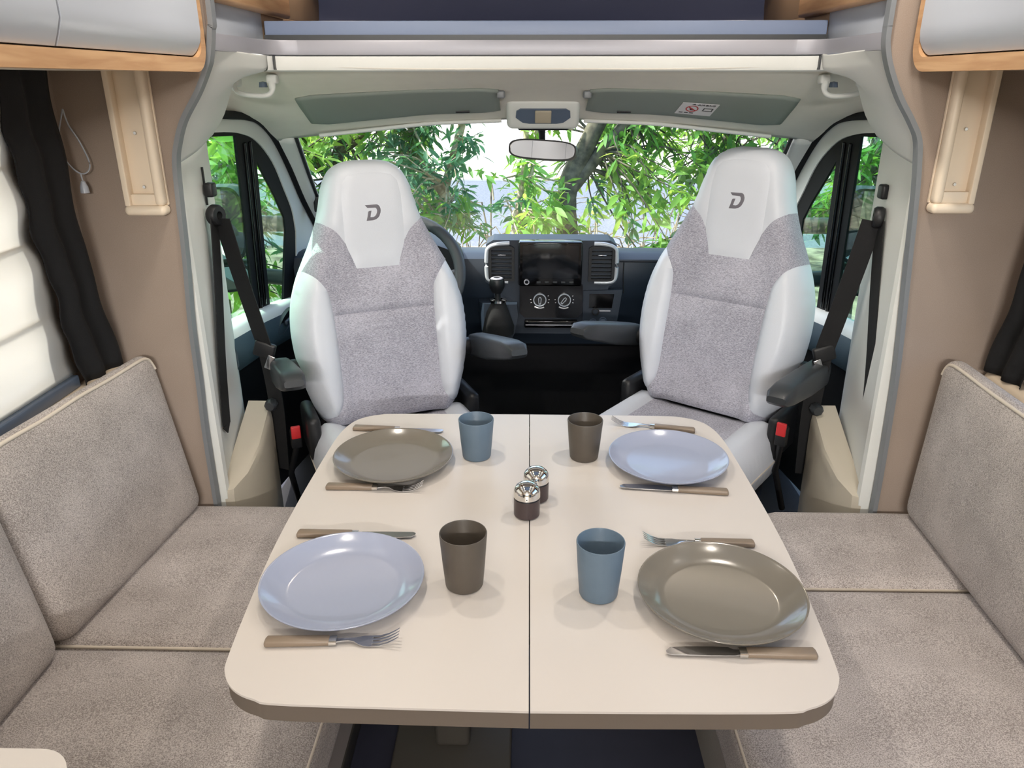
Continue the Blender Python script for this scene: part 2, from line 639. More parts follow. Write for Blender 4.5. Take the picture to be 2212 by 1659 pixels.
# side walls with window openings (a = y, b = z)
def side_wall(name, x, out, hole):
    mp = lambda a, b, t: (x + out * t, a, b)
    return S(prism(name, [(YB, 0), (YP + 0.03, 0), (YP + 0.03, CEIL + 0.04), (YB, CEIL + 0.04)], [hole], mp, 0.0, 0.035, 'panel_taupe'))
WL = [(0.30, 0.875), (1.47, 0.875), (1.47, 1.43), (0.30, 1.43)]
side_wall('wall_left', XL, -1, WL)
WRH = [(0.30, 0.875), (1.47, 0.875), (1.47, 1.43), (0.30, 1.43)]
side_wall('wall_right', XR, 1, WRH)
for nm, x, out in (('window_1', XL, -1), ('window_2', XR, 1)):
    w = thing(nm, None, None, (x, 0.885, 0.875), kind='structure')
    mp = lambda a, b, t, x=x, out=out: (x + out * t, a, b)
    ins = [(0.34, 0.905), (1.43, 0.905), (1.43, 1.40), (0.34, 1.40)]
    local(prism('window_frame', [(0.30, 0.875), (1.47, 0.875), (1.47, 1.43), (0.30, 1.43)], [ins], mp, 0.004, 0.03, 'plastic_dark', w), w)
    local(prism('pane', ins, [], mp, 0.015, 0.02, 'cabin_glass', w), w)
RW = [(-.70, .90), (.80, .90), (.80, 1.75), (-.70, 1.75)]
RWi = [(-.66, .94), (.76, .94), (.76, 1.71), (-.66, 1.71)]
mpb = lambda a, b, t: (a, YB - t, b)
S(prism('wall_back', [(XL - 0.05, 0), (XR + 0.05, 0), (XR + 0.05, CEIL + .04), (XL - 0.05, CEIL + .04)], [RW], mpb, 0, .04, 'wall_cream'))
w5 = thing('added_rear_window', None, None, (.05, YB, .90), kind='structure')  # unseen window added to throw frontal daylight onto the seats
local(prism('window_frame', RW, [RWi], mpb, .004, .035, 'plastic_dark', w5), w5)
local(prism('pane', RWi, [], mpb, .015, .02, 'cabin_glass', w5), w5)

# ------------------------------------------------------------------ partition to the cab with shaped opening
PL = [(-.641, 1.98), (-.641, 1.60), (-.645, 1.55), (-.655, 1.50), (-.665, 1.475), (-.69, 1.431), (-.728, 1.377), (-.748, 1.331),
      (-.758, 1.293), (-.763, 1.225), (-.77, 1.084), (-.781, .933), (-.785, .783), (-.79, .637), (-.79, .30), (-.79, 0)]
PR = [(.71, 1.98), (.71, 1.60), (.71, 1.55), (.713, 1.517), (.728, 1.475), (.756, 1.423), (.788, 1.378), (.809, 1.342), (.818, 1.296),
      (.826, 1.23), (.838, 1.091), (.851, .943), (.861, .809), (.867, .654), (.871, .489), (.871, .3), (.871, 0)]
def sm2(pts, n=5):
    return [(p.x, p.y) for p in smooth_path([(a, b, 0) for a, b in pts], n)]
PLs, PRs = sm2(PL), sm2(PR)
mpy = lambda a, b, t: (a, YP + t, b)
wf = thing('wall_front', None, None, (0, YP, 0), kind='structure')
for prof, xw in ((PLs, XL), (PRs, XR)):
    pan = prism('partition_panel', [(xw, 0)] + [(xw, CEIL)] + prof, [], mpy, 0.0, 0.022, 'panel_taupe', wf)
    local(pan, wf)
    sgn = 1 if xw < 0 else -1
    path = [Vector((x, YP + 0.006, z)) for x, z in prof]
    e = ribbon('edge_trim', [p + Vector((sgn * 0.005, 0, 0)) for p in path], rect(0.022, 0.010), 'edge_grey', wf, up=(1, 0, 0.001))
    local(e, wf)

# ------------------------------------------------------------------ cab: pillars, arch, header beam
def mir(p):                      # left hand side to right hand side of the cab
    return (0.09 - p[0],) + tuple(p[1:])
pil_plan = [(-.778, 1.693), (-.766, 1.697), (-.764, 1.712), (-.776, 1.722), (-.783, 1.80), (-.797, 1.95), (-.808, 1.985), (-.93, 1.985), (-.93, 1.693)]
box_plan0 = [(-.785, 1.695), (-.768, 1.695), (-.742, 1.702), (-.712, 1.75), (-.695, 1.83), (-.70, 1.95), (-.72, 1.985), (-.79, 1.985)]
def loft(name, rings, mat, parent=None, sharp=38, caps=True):
    m = len(rings[0])
    verts = [p for r in rings for p in r]
    faces = [(i * m + q, i * m + (q + 1) % m, (i + 1) * m + (q + 1) % m, (i + 1) * m + q) for i in range(len(rings) - 1) for q in range(m)]
    if caps: faces += [tuple(range(m)), tuple((len(rings) - 1) * m + q for q in range(m))]
    return mesh(name, verts, faces, mat, parent, sharp)
Pm = {-1: lambda p: p, 1: lambda p: (p[0] + 0.0, p[1], p[2])}
for side, nm in ((-1, 'trim_1'), (1, 'trim_2')):
    T = thing(nm, None, None, (-.8 if side < 0 else .88, 1.69, 0), kind='structure')
    # right pillar follows the right partition edge, 0.083 further from the mirror line at its foot
    f = (lambda p: p) if side < 0 else (lambda p: (0.062 - p[0] + 0.012 * max(0.0, (1.3 - p[2])), p[1], p[2]))
    rings = [[f((x, y, z)) for x, y in pil_plan] for z in (0.0, 0.55, 0.8, 1.1, 1.30, 1.345)]
    local(loft('pillar_cover', rings, 'cab_cream', T), T)
    zt = lambda y: .485 + (y - 1.695) / .29 * .13
    box_c = (-.76, 1.84)
    def bx_ring(k, zf): return [f((box_c[0] + (-.785 + (x + .785) * .80 - box_c[0]) * k, box_c[1] + (y - box_c[1]) * k, zf(y))) for x, y in box_plan0]
    rb = [bx_ring(1, lambda y: 0.0), bx_ring(1, lambda y: zt(y) - .03), bx_ring(.97, lambda y: zt(y) - .008), bx_ring(.88, lambda y: zt(y))]
    local(loft('belt_reel_cover', rb, 'cab_cream_shaded', T, 30), T)
    # moulded arch between the partition edge and the cab headliner
    P0 = [(-.646, 1.516), (-.656, 1.500), (-.667, 1.475), (-.692, 1.431), (-.730, 1.377), (-.750, 1.331), (-.762, 1.285)]
    Q0 = [(-.630, 1.510), (-.632, 1.492), (-.640, 1.474), (-.690, 1.463), (-.716, 1.445), (-.750, 1.373), (-.785, 1.325)]
    M0 = [(-.640, 1.513), (-.645, 1.496), (-.655, 1.472), (-.680, 1.440), (-.712, 1.404), (-.742, 1.350), (-.768, 1.303)]
    rows = []
    for y, C0 in ((1.690, P0), (1.82, M0), (1.95, Q0)):
        rows.append([f((x, y, z)) for x, z in C0])
    rows.append([f((x - 0.006 if i > 2 else x, 1.985, z + 0.008 if i > 2 else z + 0.012)) for i, (x, z) in enumerate(Q0)])
    rows.append([f((x - 0.03, 2.0, z + 0.03)) for x, z in Q0])
    local(grid_surface('arch_moulding', rows, 'cab_cream', T, thick=0.004), T)

# header beam: cream band, silver strip, riser of the shelf above the cab
bp = [(-.647, 1.675), (-.642, 1.84), (-.636, 1.93), (-.618, 1.975), (-.575, 1.996), (-.48, 2.0), (0.04, 2.0), (.56, 2.0), (.645, 1.996), (.688, 1.975), (.702, 1.93), (.706, 1.84), (.709, 1.675)]
bps = [(p.x, p.y) for p in smooth_path([(a, b, 0) for a, b in bp], 6)]
hb = thing('trim_3', None, None, (0.03, 2.0, 1.47), kind='structure')
def zprof(name, prof, mat, parent, pts=bps):
    """sweep (outward offset, z) polyline along the plan path; offset > 0 is towards the living area"""
    v, f_ = [], []
    m = len(prof)
    P = [Vector((a, b, 0)) for a, b in pts]
    n = len(P)
    for i, p in enumerate(P):
        t = (P[min(i + 1, n - 1)] - P[max(i - 1, 0)]).normalized()
        nrm = Vector((t.y, -t.x, 0))
        for o_, z in prof:
            v.append(p + nrm * o_ + Vector((0, 0, z)))
    for i in range(n - 1):
        for q in range(m - 1):
            f_.append((i * m + q, i * m + q + 1, (i + 1) * m + q + 1, (i + 1) * m + q))
    return local(mesh(name, v, f_, mat, parent, 30, fix=False), hb)
zprof('silver_strip', [(0.0, 1.5105), (0.004, 1.5115), (0.005, 1.516), (0.005, 1.540), (0.003, 1.544), (-0.03, 1.544)], 'strip_silver', hb)
core = bps[16:-16]
zprof('cream_band', [(-0.06, 1.477), (-0.03, 1.4745), (-0.010, 1.474), (-0.002, 1.477), (0.001, 1.484), (0.001, 1.508), (-0.006, 1.5095)], 'cab_cream', hb, core)
local(span('band_joint', (-.614, 1.968, 1.478), (-.611, 1.99, 1.509), 'plastic_dark', hb, bev=0), hb)
local(span('band_joint', (.683, 1.968, 1.478), (.686, 1.99, 1.509), 'plastic_dark', hb, bev=0), hb)
local(span('beam_core', (-.640, 2.006, 1.484), (.706, 2.06, 1.556), 'plastic_dark', hb, bev=0), hb)
local(span('shelf_riser', (-.640, 2.012, 1.540), (.706, 2.03, 1.587), 'riser_blue', hb, bev=0.003), hb)
local(span('shelf_floor', (-.640, 2.03, 1.555), (.706, 2.72, 1.580), 'niche_dark', hb, bev=0), hb)
# niche above the cab
nb = thing('wall_overcab', None, None, (0.03, 2.7, 1.58), kind='structure')
rows = []
for y, z in ((2.62, 1.56), (2.66, 1.70), (2.56, 1.86), (2.36, 1.98)):
    rows.append([(x, y - dy, z) for x, dy in ((-.70, .10), (-.55, .03), (-.2, 0), (.27, 0), (.62, .03), (.77, .10))])
o = grid_surface('rear_panel', rows, 'niche_dark', nb, thick=0.01)
local(o, nb)
for x0, x1 in ((-.665, -.647), (.709, .727)):
    local(span('side_panel', (x0, 1.69, 1.544), (x1, 2.02, 1.606), 'white_door', nb, bev=0.001), nb)
    local(span('end_panel', (x0, 1.69, 1.607), (x1, 2.63, 1.98), 'niche_taupe', nb, bev=0.001), nb)
    local(span('end_panel', (x0, 2.02, 1.544), (x1, 2.63, 1.607), 'niche_taupe', nb, bev=0.001), nb)
for x0, x1 in ((-.655, -.625), (.689, .719)):
    local(span('wood_rail', (x0, 1.69, 1.603), (x1, 2.20, 1.655), 'oak', nb, bev=0.008), nb)
# small warm lamps at both ends of the niche
for i, x in enumerate((-.56, .63)):
    t = thing('niche_lamp', 'small warm reading lamp inside the shelf niche over the ' + ('driver seat' if i == 0 else 'passenger seat'), 'lamp', (x, 2.30, 1.86))
    lathe('lamp_ring', [(0.0, 0.03), (0.03, 0.03), (0.034, 0.02), (0.034, 0.0), (0.026, 0.0), (0.026, 0.012), (0.0, 0.012)], 'chrome', t, 24)
    lathe('diffuser', [(0.0, 0.004), (0.025, 0.004), (0.025, 0.011), (0.0, 0.011)], 'led_warm', t, 24)
    span('bracket', (-.012, .0, .03), (.012, .14, .045), 'chrome', t)
    d = bpy.data.lights.new('niche_light', 'SPOT')
    d.energy = 1.3; d.color = (1, .82, .60); d.spot_size = R(110); d.shadow_soft_size = 0.02
    lo = bpy.data.objects.new('niche_light', d); COL.objects.link(lo); lo.parent = t; lo.location = (0, 0, -0.005)

# ------------------------------------------------------------------ cab headliner, windscreen pillars, windscreen
hl_rows = [
    [(-.88, 2.0, 1.36), (-.83, 2.0, 1.43), (-.78, 2.0, 1.476), (-.67, 2.0, 1.490), (-.3, 2.0, 1.482), (.04, 2.0, 1.482), (.38, 2.0, 1.482), (.75, 2.0, 1.490), (.86, 2.0, 1.476), (.92, 2.0, 1.43), (.97, 2.0, 1.36)],
    [(-.83, 2.10, 1.368), (-.80, 2.10, 1.395), (-.755, 2.10, 1.432), (-.67, 2.10, 1.456), (-.3, 2.10, 1.462), (.04, 2.10, 1.464), (.38, 2.10, 1.462), (.75, 2.10, 1.456), (.835, 2.10, 1.432), (.885, 2.10, 1.395), (.92, 2.10, 1.368)],
    [(-.815, 2.25, 1.360), (-.78, 2.25, 1.362), (-.735, 2.25, 1.378), (-.66, 2.25, 1.402), (-.3, 2.25, 1.424), (.04, 2.25, 1.430), (.38, 2.25, 1.424), (.74, 2.25, 1.402), (.815, 2.25, 1.378), (.87, 2.25, 1.362), (.905, 2.25, 1.360)],
    [(-.812, 2.37, 1.338), (-.785, 2.37, 1.332), (-.745, 2.37, 1.333), (-.66, 2.37, 1.346), (-.3, 2.37, 1.378), (.04, 2.37, 1.388), (.38, 2.37, 1.378), (.74, 2.37, 1.346), (.83, 2.37, 1.333), (.875, 2.37, 1.332), (.90, 2.37, 1.338)],
    [(-.815, 2.50, 1.283), (-.79, 2.50, 1.280), (-.745, 2.50, 1.286), (-.66, 2.495, 1.296), (-.3, 2.47, 1.334), (.04, 2.46, 1.347), (.38, 2.47, 1.334), (.74, 2.495, 1.296), (.83, 2.50, 1.286), (.88, 2.50, 1.280), (.905, 2.50, 1.283)],
]
S(grid_surface('ceiling_cab', hl_rows, 'headliner', None, thick=0.006))
WE = [(-.735, 2.50, 1.288), (-.765, 2.70, 1.165), (-.79, 2.90, 1.028), (-.83, 3.10, .900), (-.85, 3.2, .83)]
WC = [(.04, 2.45, 1.352), (.04, 2.74, 1.175), (.04, 3.02, 1.010), (.04, 3.24, .87), (.04, 3.33, .80)]
wrows = []
for e, c in zip(WE, WC):
    row = []
    for k in range(9):
        s = -1 + k / 4.0
        x = c[0] + s * (c[0] - e[0])
        w = abs(s) ** 2.6
        row.append((x, c[1] * (1 - w) + e[1] * w, c[2] * (1 - w) + e[2] * w))
    wrows.append(row)
wsr = thing('window_4', None, None, (0.04, 3.0, 1.0), kind='structure')
local(grid_surface('pane', wrows, 'windscreen_glass', wsr, sub=3), wsr)
for sgn in (0, 1):
    g = (lambda p: p) if sgn == 0 else (lambda p: (0.08 - p[0],) + tuple(p[1:]))
    local(tube('rubber_seal', smooth_path([g((x + 0.004, y - 0.004, z)) for x, y, z in WE], 5), 0.007, 'plastic_black', wsr, 8), wsr)
SEAL = [(1.93, 1.382), (2.106, 1.370), (2.253, 1.360), (2.37, 1.338), (2.499, 1.283), (2.644, 1.184), (2.811, 1.053), (3.006, .918), (3.1, .80)]
def dx(z, off=0.0): return -.933 + .1 * z - off          # inner door plane
for side, nm in ((-1, 'trim_4'), (1, 'trim_5')):
    T = thing(nm, None, None, (-.8 if side < 0 else .89, 2.8, 1.1), kind='structure')
    g = (lambda p: p) if side < 0 else mir
    seal = [(dx(z) + 0.01, y, z) for y, z in SEAL[4:]]
    edge = WE
    rows = []
    for i in range(5):
        a, b = Vector(seal[i]), Vector(edge[i])
        mid = a.lerp(b, 0.5) + Vector((0.012, -0.012, 0.0))
        rows.append([g(tuple(a + Vector((-.04, 0.01, 0)))), g(tuple(a)), g(tuple(mid)), g(tuple(b)), g(tuple(b + Vector((0.0, 0.03, 0))))])
    local(grid_surface('pillar_cover', rows, 'cab_cream', T, thick=0.004), T)
    if side < 0:
        local(box('sensor', (.03, .035, .06), (-.778, 2.86, 1.03), 'plastic_black', T, 0.006), T)

# ------------------------------------------------------------------ cab doors
INNER = [(1.93, 1.335), (2.092, 1.328), (2.212, 1.317), (2.346, 1.287), (2.495, 1.213), (2.615, 1.112), (2.705, 1.028), (2.749, .947), (2.757, .705), (2.184, .795), (1.93, .812)]
OUTER = [(1.90, 1.384)] + SEAL[1:8] + [(3.06, .80), (3.06, .62), (1.90, .74)]
GL1 = [(1.94, 1.325), (2.183, 1.313), (2.30, .785), (1.94, .812)]
GL2 = [(2.35, 1.234), (2.44, 1.165), (2.538, 1.092), (2.622, 1.018), (2.637, .968), (2.602, .735), (2.452, .757)]
INs = INNER[:1] + [(p.x, p.y) for p in smooth_path([(a, b, 0) for a, b in INNER[1:8]], 4)] + INNER[8:]
OUs = OUTER[:1] + [(p.x, p.y) for p in smooth_path([(a, b, 0) for a, b in OUTER[1:8]], 4)] + OUTER[8:]
for side, nm in ((-1, 'door_1'), (1, 'door_2')):
    D = thing(nm, None, None, (-.88 if side < 0 else .97, 2.4, 0.1), kind='structure')
    g = (lambda p: p) if side < 0 else mir
    mp = lambda a, b, t: g((dx(b, t), a, b))
    local(prism('door_frame', OUs, [INs], mp, 0.0, 0.013, 'cab_cream', D, 30), D)
    wfm = local(prism('window_frame', INs, [GL1, GL2], mp, 0.004, 0.012, 'rubber_black', D, 30), D)
    local(prism('pane', GL1, [], mp, 0.007, 0.009, 'side_glass', D), D)
    local(prism('pane', GL2, [], mp, 0.007, 0.009, 'side_glass', D), D)
    # vertical ribs of the window divider
    for k in (0.35, 0.62):
        a0 = (2.183 + (2.35 - 2.183) * k, 1.29); b0 = (2.30 + (2.452 - 2.30) * k, .775)
        local(tube('divider_rib', [g((dx(a0[1], 0.002), a0[0], a0[1])), g((dx(b0[1], 0.002), b0[0], b0[1]))], 0.006, 'gloss_black', D, 8), D)
    local(tube('rubber_seal', smooth_path([g((dx(z) + 0.006, y, z)) for y, z in SEAL], 5), 0.011, 'rubber_black', D, 8), D)
    # inner panel: cream sill, teal waist, black lower part
    def ring(y, zs, prof): return [g((dx(zs + dz) + o_, y, zs + dz)) for o_, dz in prof]
    sill = [(-.02, 0.0), (0.018, 0.004), (0.040, -0.010), (0.046, -.028), (-.02, -.030)]
    waist = [(-.02, -.028), (.046, -.028), (.062, -.06), (.066, -.10), (.052, -.125), (-.02, -.125)]
    low = [(-.02, -.12), (.040, -.12), (.030, -.2), (.035, -.55), (.03, -.68), (-.02, -.68)]
    st = [(1.96, .822), (2.184, .797), (2.47, .755), (2.757, .708), (3.05, .66)]
    local(loft('sill', [ring(y, z, sill) for y, z in st], 'cab_cream', D, 50), D)
    local(loft('waist_panel', [ring(y, z, waist) for y, z in st], 'door_teal', D, 50), D)
    local(loft('lower_panel', [ring(y, z, low) for y, z in st], 'plastic_black', D, 50), D)
    hc = (dx(.72) + .058, 2.42, .712)
    hp = lathe('handle_recess', [(0.0, 0.0), (.05, 0.0), (.058, .004), (.058, -.01)], 'plastic_black', D, 28)
    hp.data.transform(Matrix.Translation(g(hc)) @ Matrix.Rotation(R(8), 4, 'X') @ Matrix.Rotation(R(90 if side < 0 else -90), 4, 'Y') @ Matrix.Diagonal((.42, 1.7, 1, 1)))
    local(hp, D)
    local(box('handle', (.012, .075, .016), g((dx(.72) + .068, 2.42, .714)), 'dash_blue', D, 0.005), D)
S(span('wall_bulkhead', (-.9, 3.0, 0), (.99, 3.05, .70), 'carpet_black', bev=0))
for side in (-1, 1):
    pass
# ------------------------------------------------------------------ benches and cushions
def bench(name, label, x0, x1, y0, y1):
    t = thing(name, label, 'bench', ((x0 + x1) / 2, (y0 + y1) / 2, 0))
    local(span('bench_box', (x0, y0, 0), (x1, y1, 0.335), 'panel_taupe', t, 0.004), t)
    local(span('plinth', (x0 + .02, y0 + .01, 0.0), (x1 + (.004 if x0 < 0 else -.0), y1 - .01, 0.06), 'dark_metal', t, 0.002), t)
    return t
bench('bench_box', 'low bench base under the cushions on the curtain side', XL + .005, -.40, 0.68, 1.49)
bench('bench_box', 'low bench base under the cushions on the side without a blind', .41, XR - .005, 0.45, 1.49)

def seat_cushion(label, x0, x1, y0, y1, dz=0.0, cham=0.0):
    c = ((x0 + x1) / 2, (y0 + y1) / 2, 0.34)
    t = thing('seat_cushion', label, 'cushion', c, group='bench seat cushions')
    w, l = x1 - x0, y1 - y0
    side = 1 if c[0] < 0.05 else -1
    def cut(x, y):          # the aisle corner next to the swivel seat is tapered
        k = min(1, max(0, (side * x / (w / 2) - .28) / .72))
        return y - cham * k ** 1.3 * max(0, min(1, (y + l / 2) / l))
    cb = softbox('cushion_body', (w, l, .125), 'bench_fabric', t, r=.028, crown=.010, center=(0, 0, .0625 + dz))
    if cham:
        for v_ in cb.data.vertices: v_.co.y = cut(v_.co.x, v_.co.y)
    hx, hy, rr = w / 2 - .006, l / 2 - .006, .03
    path = []
    for cx, cy, a0 in ((hx - rr, hy - rr, 0), (-hx + rr, hy - rr, 90), (-hx + rr, -hy + rr, 180), (hx - rr, -hy + rr, 270)):
        for k in range(5):
            a = R(a0 + 22.5 * k)
            path.append((cx + rr * math.cos(a), cy + rr * math.sin(a), .112 + dz))
    if cham: path = [(a, cut(a, b), z) for a, b, z in path]
    tube('piping', path, .0035, 'piping', t, 8, closed=True)
    return t
seat_cushion('grey woven seat cushion on the curtain side, butting against the cab pillar', XL + .01, -.335, 1.143, 1.662, cham=.26)
seat_cushion('grey woven seat cushion on the curtain side, in front of the white cabinet corner', XL + .01, -.335, 0.68, 1.139)
seat_cushion('greige woven seat cushion opposite the curtain, butting against the cab pillar', .345, XR - .01, 1.352, 1.662, cham=.20)
seat_cushion('greige woven long seat cushion opposite the curtain, beside the taupe plate', .345, XR - .01, 0.48, 1.348)

def back_cushion(label, p0, p1, h, thick, lean, side, dz=.468):
    """p0-p1: front bottom edge on the seat (x, y); leans back to the wall"""
    a, b = Vector((p0[0], p0[1], 0)), Vector((p1[0], p1[1], 0))
    mid = (a + b) / 2
    ln = (b - a).length
    ang = math.atan2(b.y - a.y, b.x - a.x) - PI / 2
    t = thing('back_cushion', label, 'cushion', (mid.x, mid.y, dz), ang, 'bench back cushions')
    rot = ry3(R(lean) * side)
    off = Vector((side * thick / 2, 0, h / 2))
    cb = softbox('cushion_body', (thick, ln, h), 'back_fabric', t, r=.036, center=tuple(off), bulge=.014, n=(6, 14, 14))
    for v_ in cb.data.vertices:       # the top is pinched thinner than the foot
        k = min(1, max(0, (v_.co.z / h - .45) / .55)); k = k * k * (3 - 2 * k)
        v_.co.x *= 1 - .5 * k if v_.co.x * side > 0 else 1
        v_.co = rot @ v_.co
    # piping along the top seam, running a little way down both ends
    pts = [(-.492, -.035), (-.478, -.014), (-.455, -.004), (-.40, .0), (-.2, -.002), (0, .001), (.2, -.001), (.40, .0), (.455, -.004), (.478, -.014), (.492, -.035)]
    path = smooth_path([rot @ Vector((side * .006, a * (ln - .006), h - .0065 + b)) for a, b in pts], 5)
    tube('piping', path, .004, 'piping', t, 8)
    return t
back_cushion('grey woven back cushion with cream piping, leaning next to the cab pillar below the curtain', (-.846, 1.128), (-.797, 1.648), .41, .085, 10, -1)
back_cushion('grey woven back cushion with cream piping, below the pale blind', (-.850, 0.69), (-.846, 1.115), .405, .085, 10, -1)
back_cushion('greige woven back cushion with cream piping, on the bench opposite the blind', (.885, 0.95), (.915, 1.645), .41, .095, 3, 1)

# padded ledges along the walls behind the back cushions
for i, (x0, x1, lb) in enumerate(((XL, -.918, 'cream padded ledge along the wall under the blind'), (1.035, XR, 'cream padded ledge behind the back cushion opposite the blind'))):
    t = thing('wall_ledge', lb, 'ledge', ((x0 + x1) / 2, .9, .45))
    softbox('ledge_pad', (x1 - x0, 1.51, .40), 'cream_pad', t, r=.022, center=(0, 0, .195), n=(3, 8, 4))

# ------------------------------------------------------------------ blind, curtains, pull cord
rnd = random.Random(5)
def cloth(name, x, ycol, zrow, fx, mat, thick, parent=None):
    """cloth hung on a side wall; ycol(z) gives (y0, y1); fx(y, z) the offset off the wall"""
    rows = []
    for z in zrow:
        y0, y1 = ycol(z)
        n = 36
        rows.append([(x + fx(y0 + (y1 - y0) * k / n, z, k / n), y0 + (y1 - y0) * k / n, z) for k in range(n + 1)])
    m = len(rows[0])
    verts = [p for r in rows for p in r]
    faces = [(i * m + j, i * m + j + 1, (i + 1) * m + j + 1, (i + 1) * m + j) for i in range(len(rows) - 1) for j in range(m - 1)]
    o = mesh(name, verts, faces, mat, parent, 80, fix=False)
    md = o.modifiers.new('thick', 'SOLIDIFY'); md.thickness = thick
    return o
def edge_y(z):
    return 1.468 + .006 * math.sin(z * 31) + .005 * math.sin(z * 67 + 1) + .045 * max(0, (1.25 - z)) / .4
zr = [.872 + (1.46 - .872) * k / 60 for k in range(61)]
b = thing('window_blind', 'pale cream translucent roller blind drawn over the window behind the bench', 'blind', (XL + .02, .9, .87))
def fblind(y, z, k):
    p = ((z - .87) % .145) / .145
    return .006 * math.sin(p * PI) + .003 * math.sin(z * 50 + y * 6)
o = cloth('blind_cloth', XL + .016, lambda z: (.28, edge_y(z)), zr, fblind, 'blind_cloth', .0012, b); local(o, b)
for k in range(1, 4):
    z = .87 + .145 * k
    local(span('pleat_rod', (XL + .008, .29, z - .002), (XL + .013, 1.46, z + .002), 'cream_rail', b, 0.001), b)
local(span('bottom_rail', (XL + .004, .28, .845), (XL + .03, 1.50, .872), 'lens_grey', b, .004), b)
for side, xw, lb in ((-1, XL, 'long black curtain hanging between the pale blind and the taupe partition'), (1, XR, 'black curtain hanging beside the partition on the wall opposite the blind')):
    c = thing('side_curtain', lb, 'curtain', (xw, 1.55, .86))
    def fc(y, z, k): return -side * (.036 + .008 * math.sin(k * 13 + z * 3) + .012 * k * max(0, 1.1 - z) * 3)
    zc = [.845 + (1.50 - .845) * k / 40 for k in range(41)]
    o = cloth('curtain_cloth', xw, lambda z: (edge_y(z) - .02 + (.0 if side < 0 else .02), 1.615 + .03 * max(0, 1.1 - z) / .25 + .006 * math.sin(z * 30)), zc, fc, 'curtain_black', .002, c); local(o, c)
    local(span('curtain_rail', (min(xw - side * .05, xw - side * .012), 1.30, 1.478), (max(xw - side * .05, xw - side * .012), 1.64, 1.488), 'cream_rail', c, .002), c)
pc = thing('pull_cord', 'thin white looped pull cord with a small tassel beside the black curtain', 'cord', (-.955, 1.64, 1.25))
pth = smooth_path([(-.955, 1.64, 1.40), (-.968, 1.635, 1.36), (-.976, 1.632, 1.325), (-.962, 1.635, 1.29), (-.945, 1.64, 1.272), (-.930, 1.644, 1.276), (-.925, 1.646, 1.295), (-.935, 1.643, 1.335), (-.95, 1.64, 1.37), (-.955, 1.64, 1.40)], 5)
local(tube('cord', pth, .0016, 'white_door', pc, 6), pc)
local(tube('cord_end', [(-.945, 1.64, 1.272), (-.943, 1.64, 1.255)], .0014, 'white_door', pc, 6), pc)
local(lathe('tassel', [(0, 0.0), (.009, 0.0), (.008, .012), (.004, .024), (0, .026)], 'white_door', pc, 16, (-.943, 1.64, 1.232)), pc)

# ------------------------------------------------------------------ mounting rails on the partition
def rail(label, xa, xb, zb, lip_left):
    t = thing('mounting_rail', label, 'rail', ((xa + xb) / 2, YP, zb), group='rails on the partition')
    w = xb - xa
    hx = w / 2
    top = 1.50 - zb
    s = 1 if lip_left else -1
    # open channel: back plate, thin lip, rounded outer lip, end cap
    span('back_plate', (-hx, -.008, .012), (hx, -.001, top), 'cream_rail', t, .001)
    span('lip', (min(s * -hx, s * (-hx + .012)), -.030, .012), (max(s * -hx, s * (-hx + .012)), -.006, top), 'cream_rail', t, .002)
    span('rounded_lip', (min(s * hx, s * (hx - .020)), -.032, .012), (max(s * hx, s * (hx - .020)), -.006, top), 'cream_rail', t, .009, 4)
    span('inner_block', (-hx + .012, -.022, .012), (hx - .012, -.006, .036), 'cream_rail', t, .001)
    span('end_cap', (-hx - .002, -.036, -.008), (hx + .002, -.001, .0135), 'cream_rail', t, .010, 5)
    for z in (.05, .16):
        lathe('screw', [(0, .002), (.003, .002), (.004, 0), (0, 0)], 'steel', t, 12, (s * -.004, -.009, z), axis='Y')
    return t
rail('cream channel rail on the partition beside the black curtain', -.863, -.778, 1.192, True)
rail('cream channel rail on the partition above the greige back cushion', .845, .930, 1.202, False)

# ------------------------------------------------------------------ overhead cabinets
def overhead(label, xf, sgn, y0, y1, gaps):
    """xf: x of the front; sgn: +1 front faces +x"""
    t = thing('overhead_cabinet', label, 'cabinet', (xf, (y0 + y1) / 2, 1.47))
    r = .055
    zb, zt = 1.470, 1.98
    out = [(y0, zt), (y0, zb)] + [(y1 - r + r * math.sin(a), zb + r - r * math.cos(a)) for a in [R(q) for q in range(0, 91, 10)]] + [(y1, zt)]
    rin = .030
    yi, zi = y1 - .021, zb + .026
    inn = [(y0 - .001, zi)] + [(yi - rin + rin * math.sin(a), zi + rin - rin * math.cos(a)) for a in [R(q) for q in range(0, 91, 10)]] + [(yi, zt + .001), (y0 - .001, zt + .001)]
    frame = [(y0, zb)] + out[2:-1] + [(y1, zt), (yi, zt)] + list(reversed(inn[1:-2])) + [(y0, zi)]
    mp = lambda a, b, tt: (xf - sgn * tt, a, b)
    local(prism('wood_frame', frame, [], mp, 0.0, .05, 'oak', t, 30), t)
    body = [(y0, zt), (y0, zb + .004)] + [(y, z + .002) for y, z in out[2:-1]] + [(y1, zt)]
    local(prism('carcass', body, [], mp, .045, .28, 'wall_cream', t, 30), t)
    # doors, slightly bowed, set in the frame
    edges = [y0] + gaps + [yi - .003]
    for k in range(len(edges) - 1):
        a0, a1 = edges[k] + .003, edges[k + 1] - .003
        d0 = zi + .003
        last = k == len(edges) - 2
        rr = rin - .004 if last else .001
        poly = [(a0, zt - .003), (a0, d0)] + [(a1 - rr + rr * math.sin(q), d0 + rr - rr * math.cos(q)) for q in [R(v) for v in range(0, 91, 15)]] + [(a1, zt - .003)]
        bend = lambda U, V: (-.42 * np.clip(zb + .062 - V, 0, 1), lambda u, v, d_: np.stack([xf + sgn * (.004 + d_), u, v], 1))
        local(patch('door', poly, bend, 'white_door', t, .018, 0, .01, .016), t)
    return t
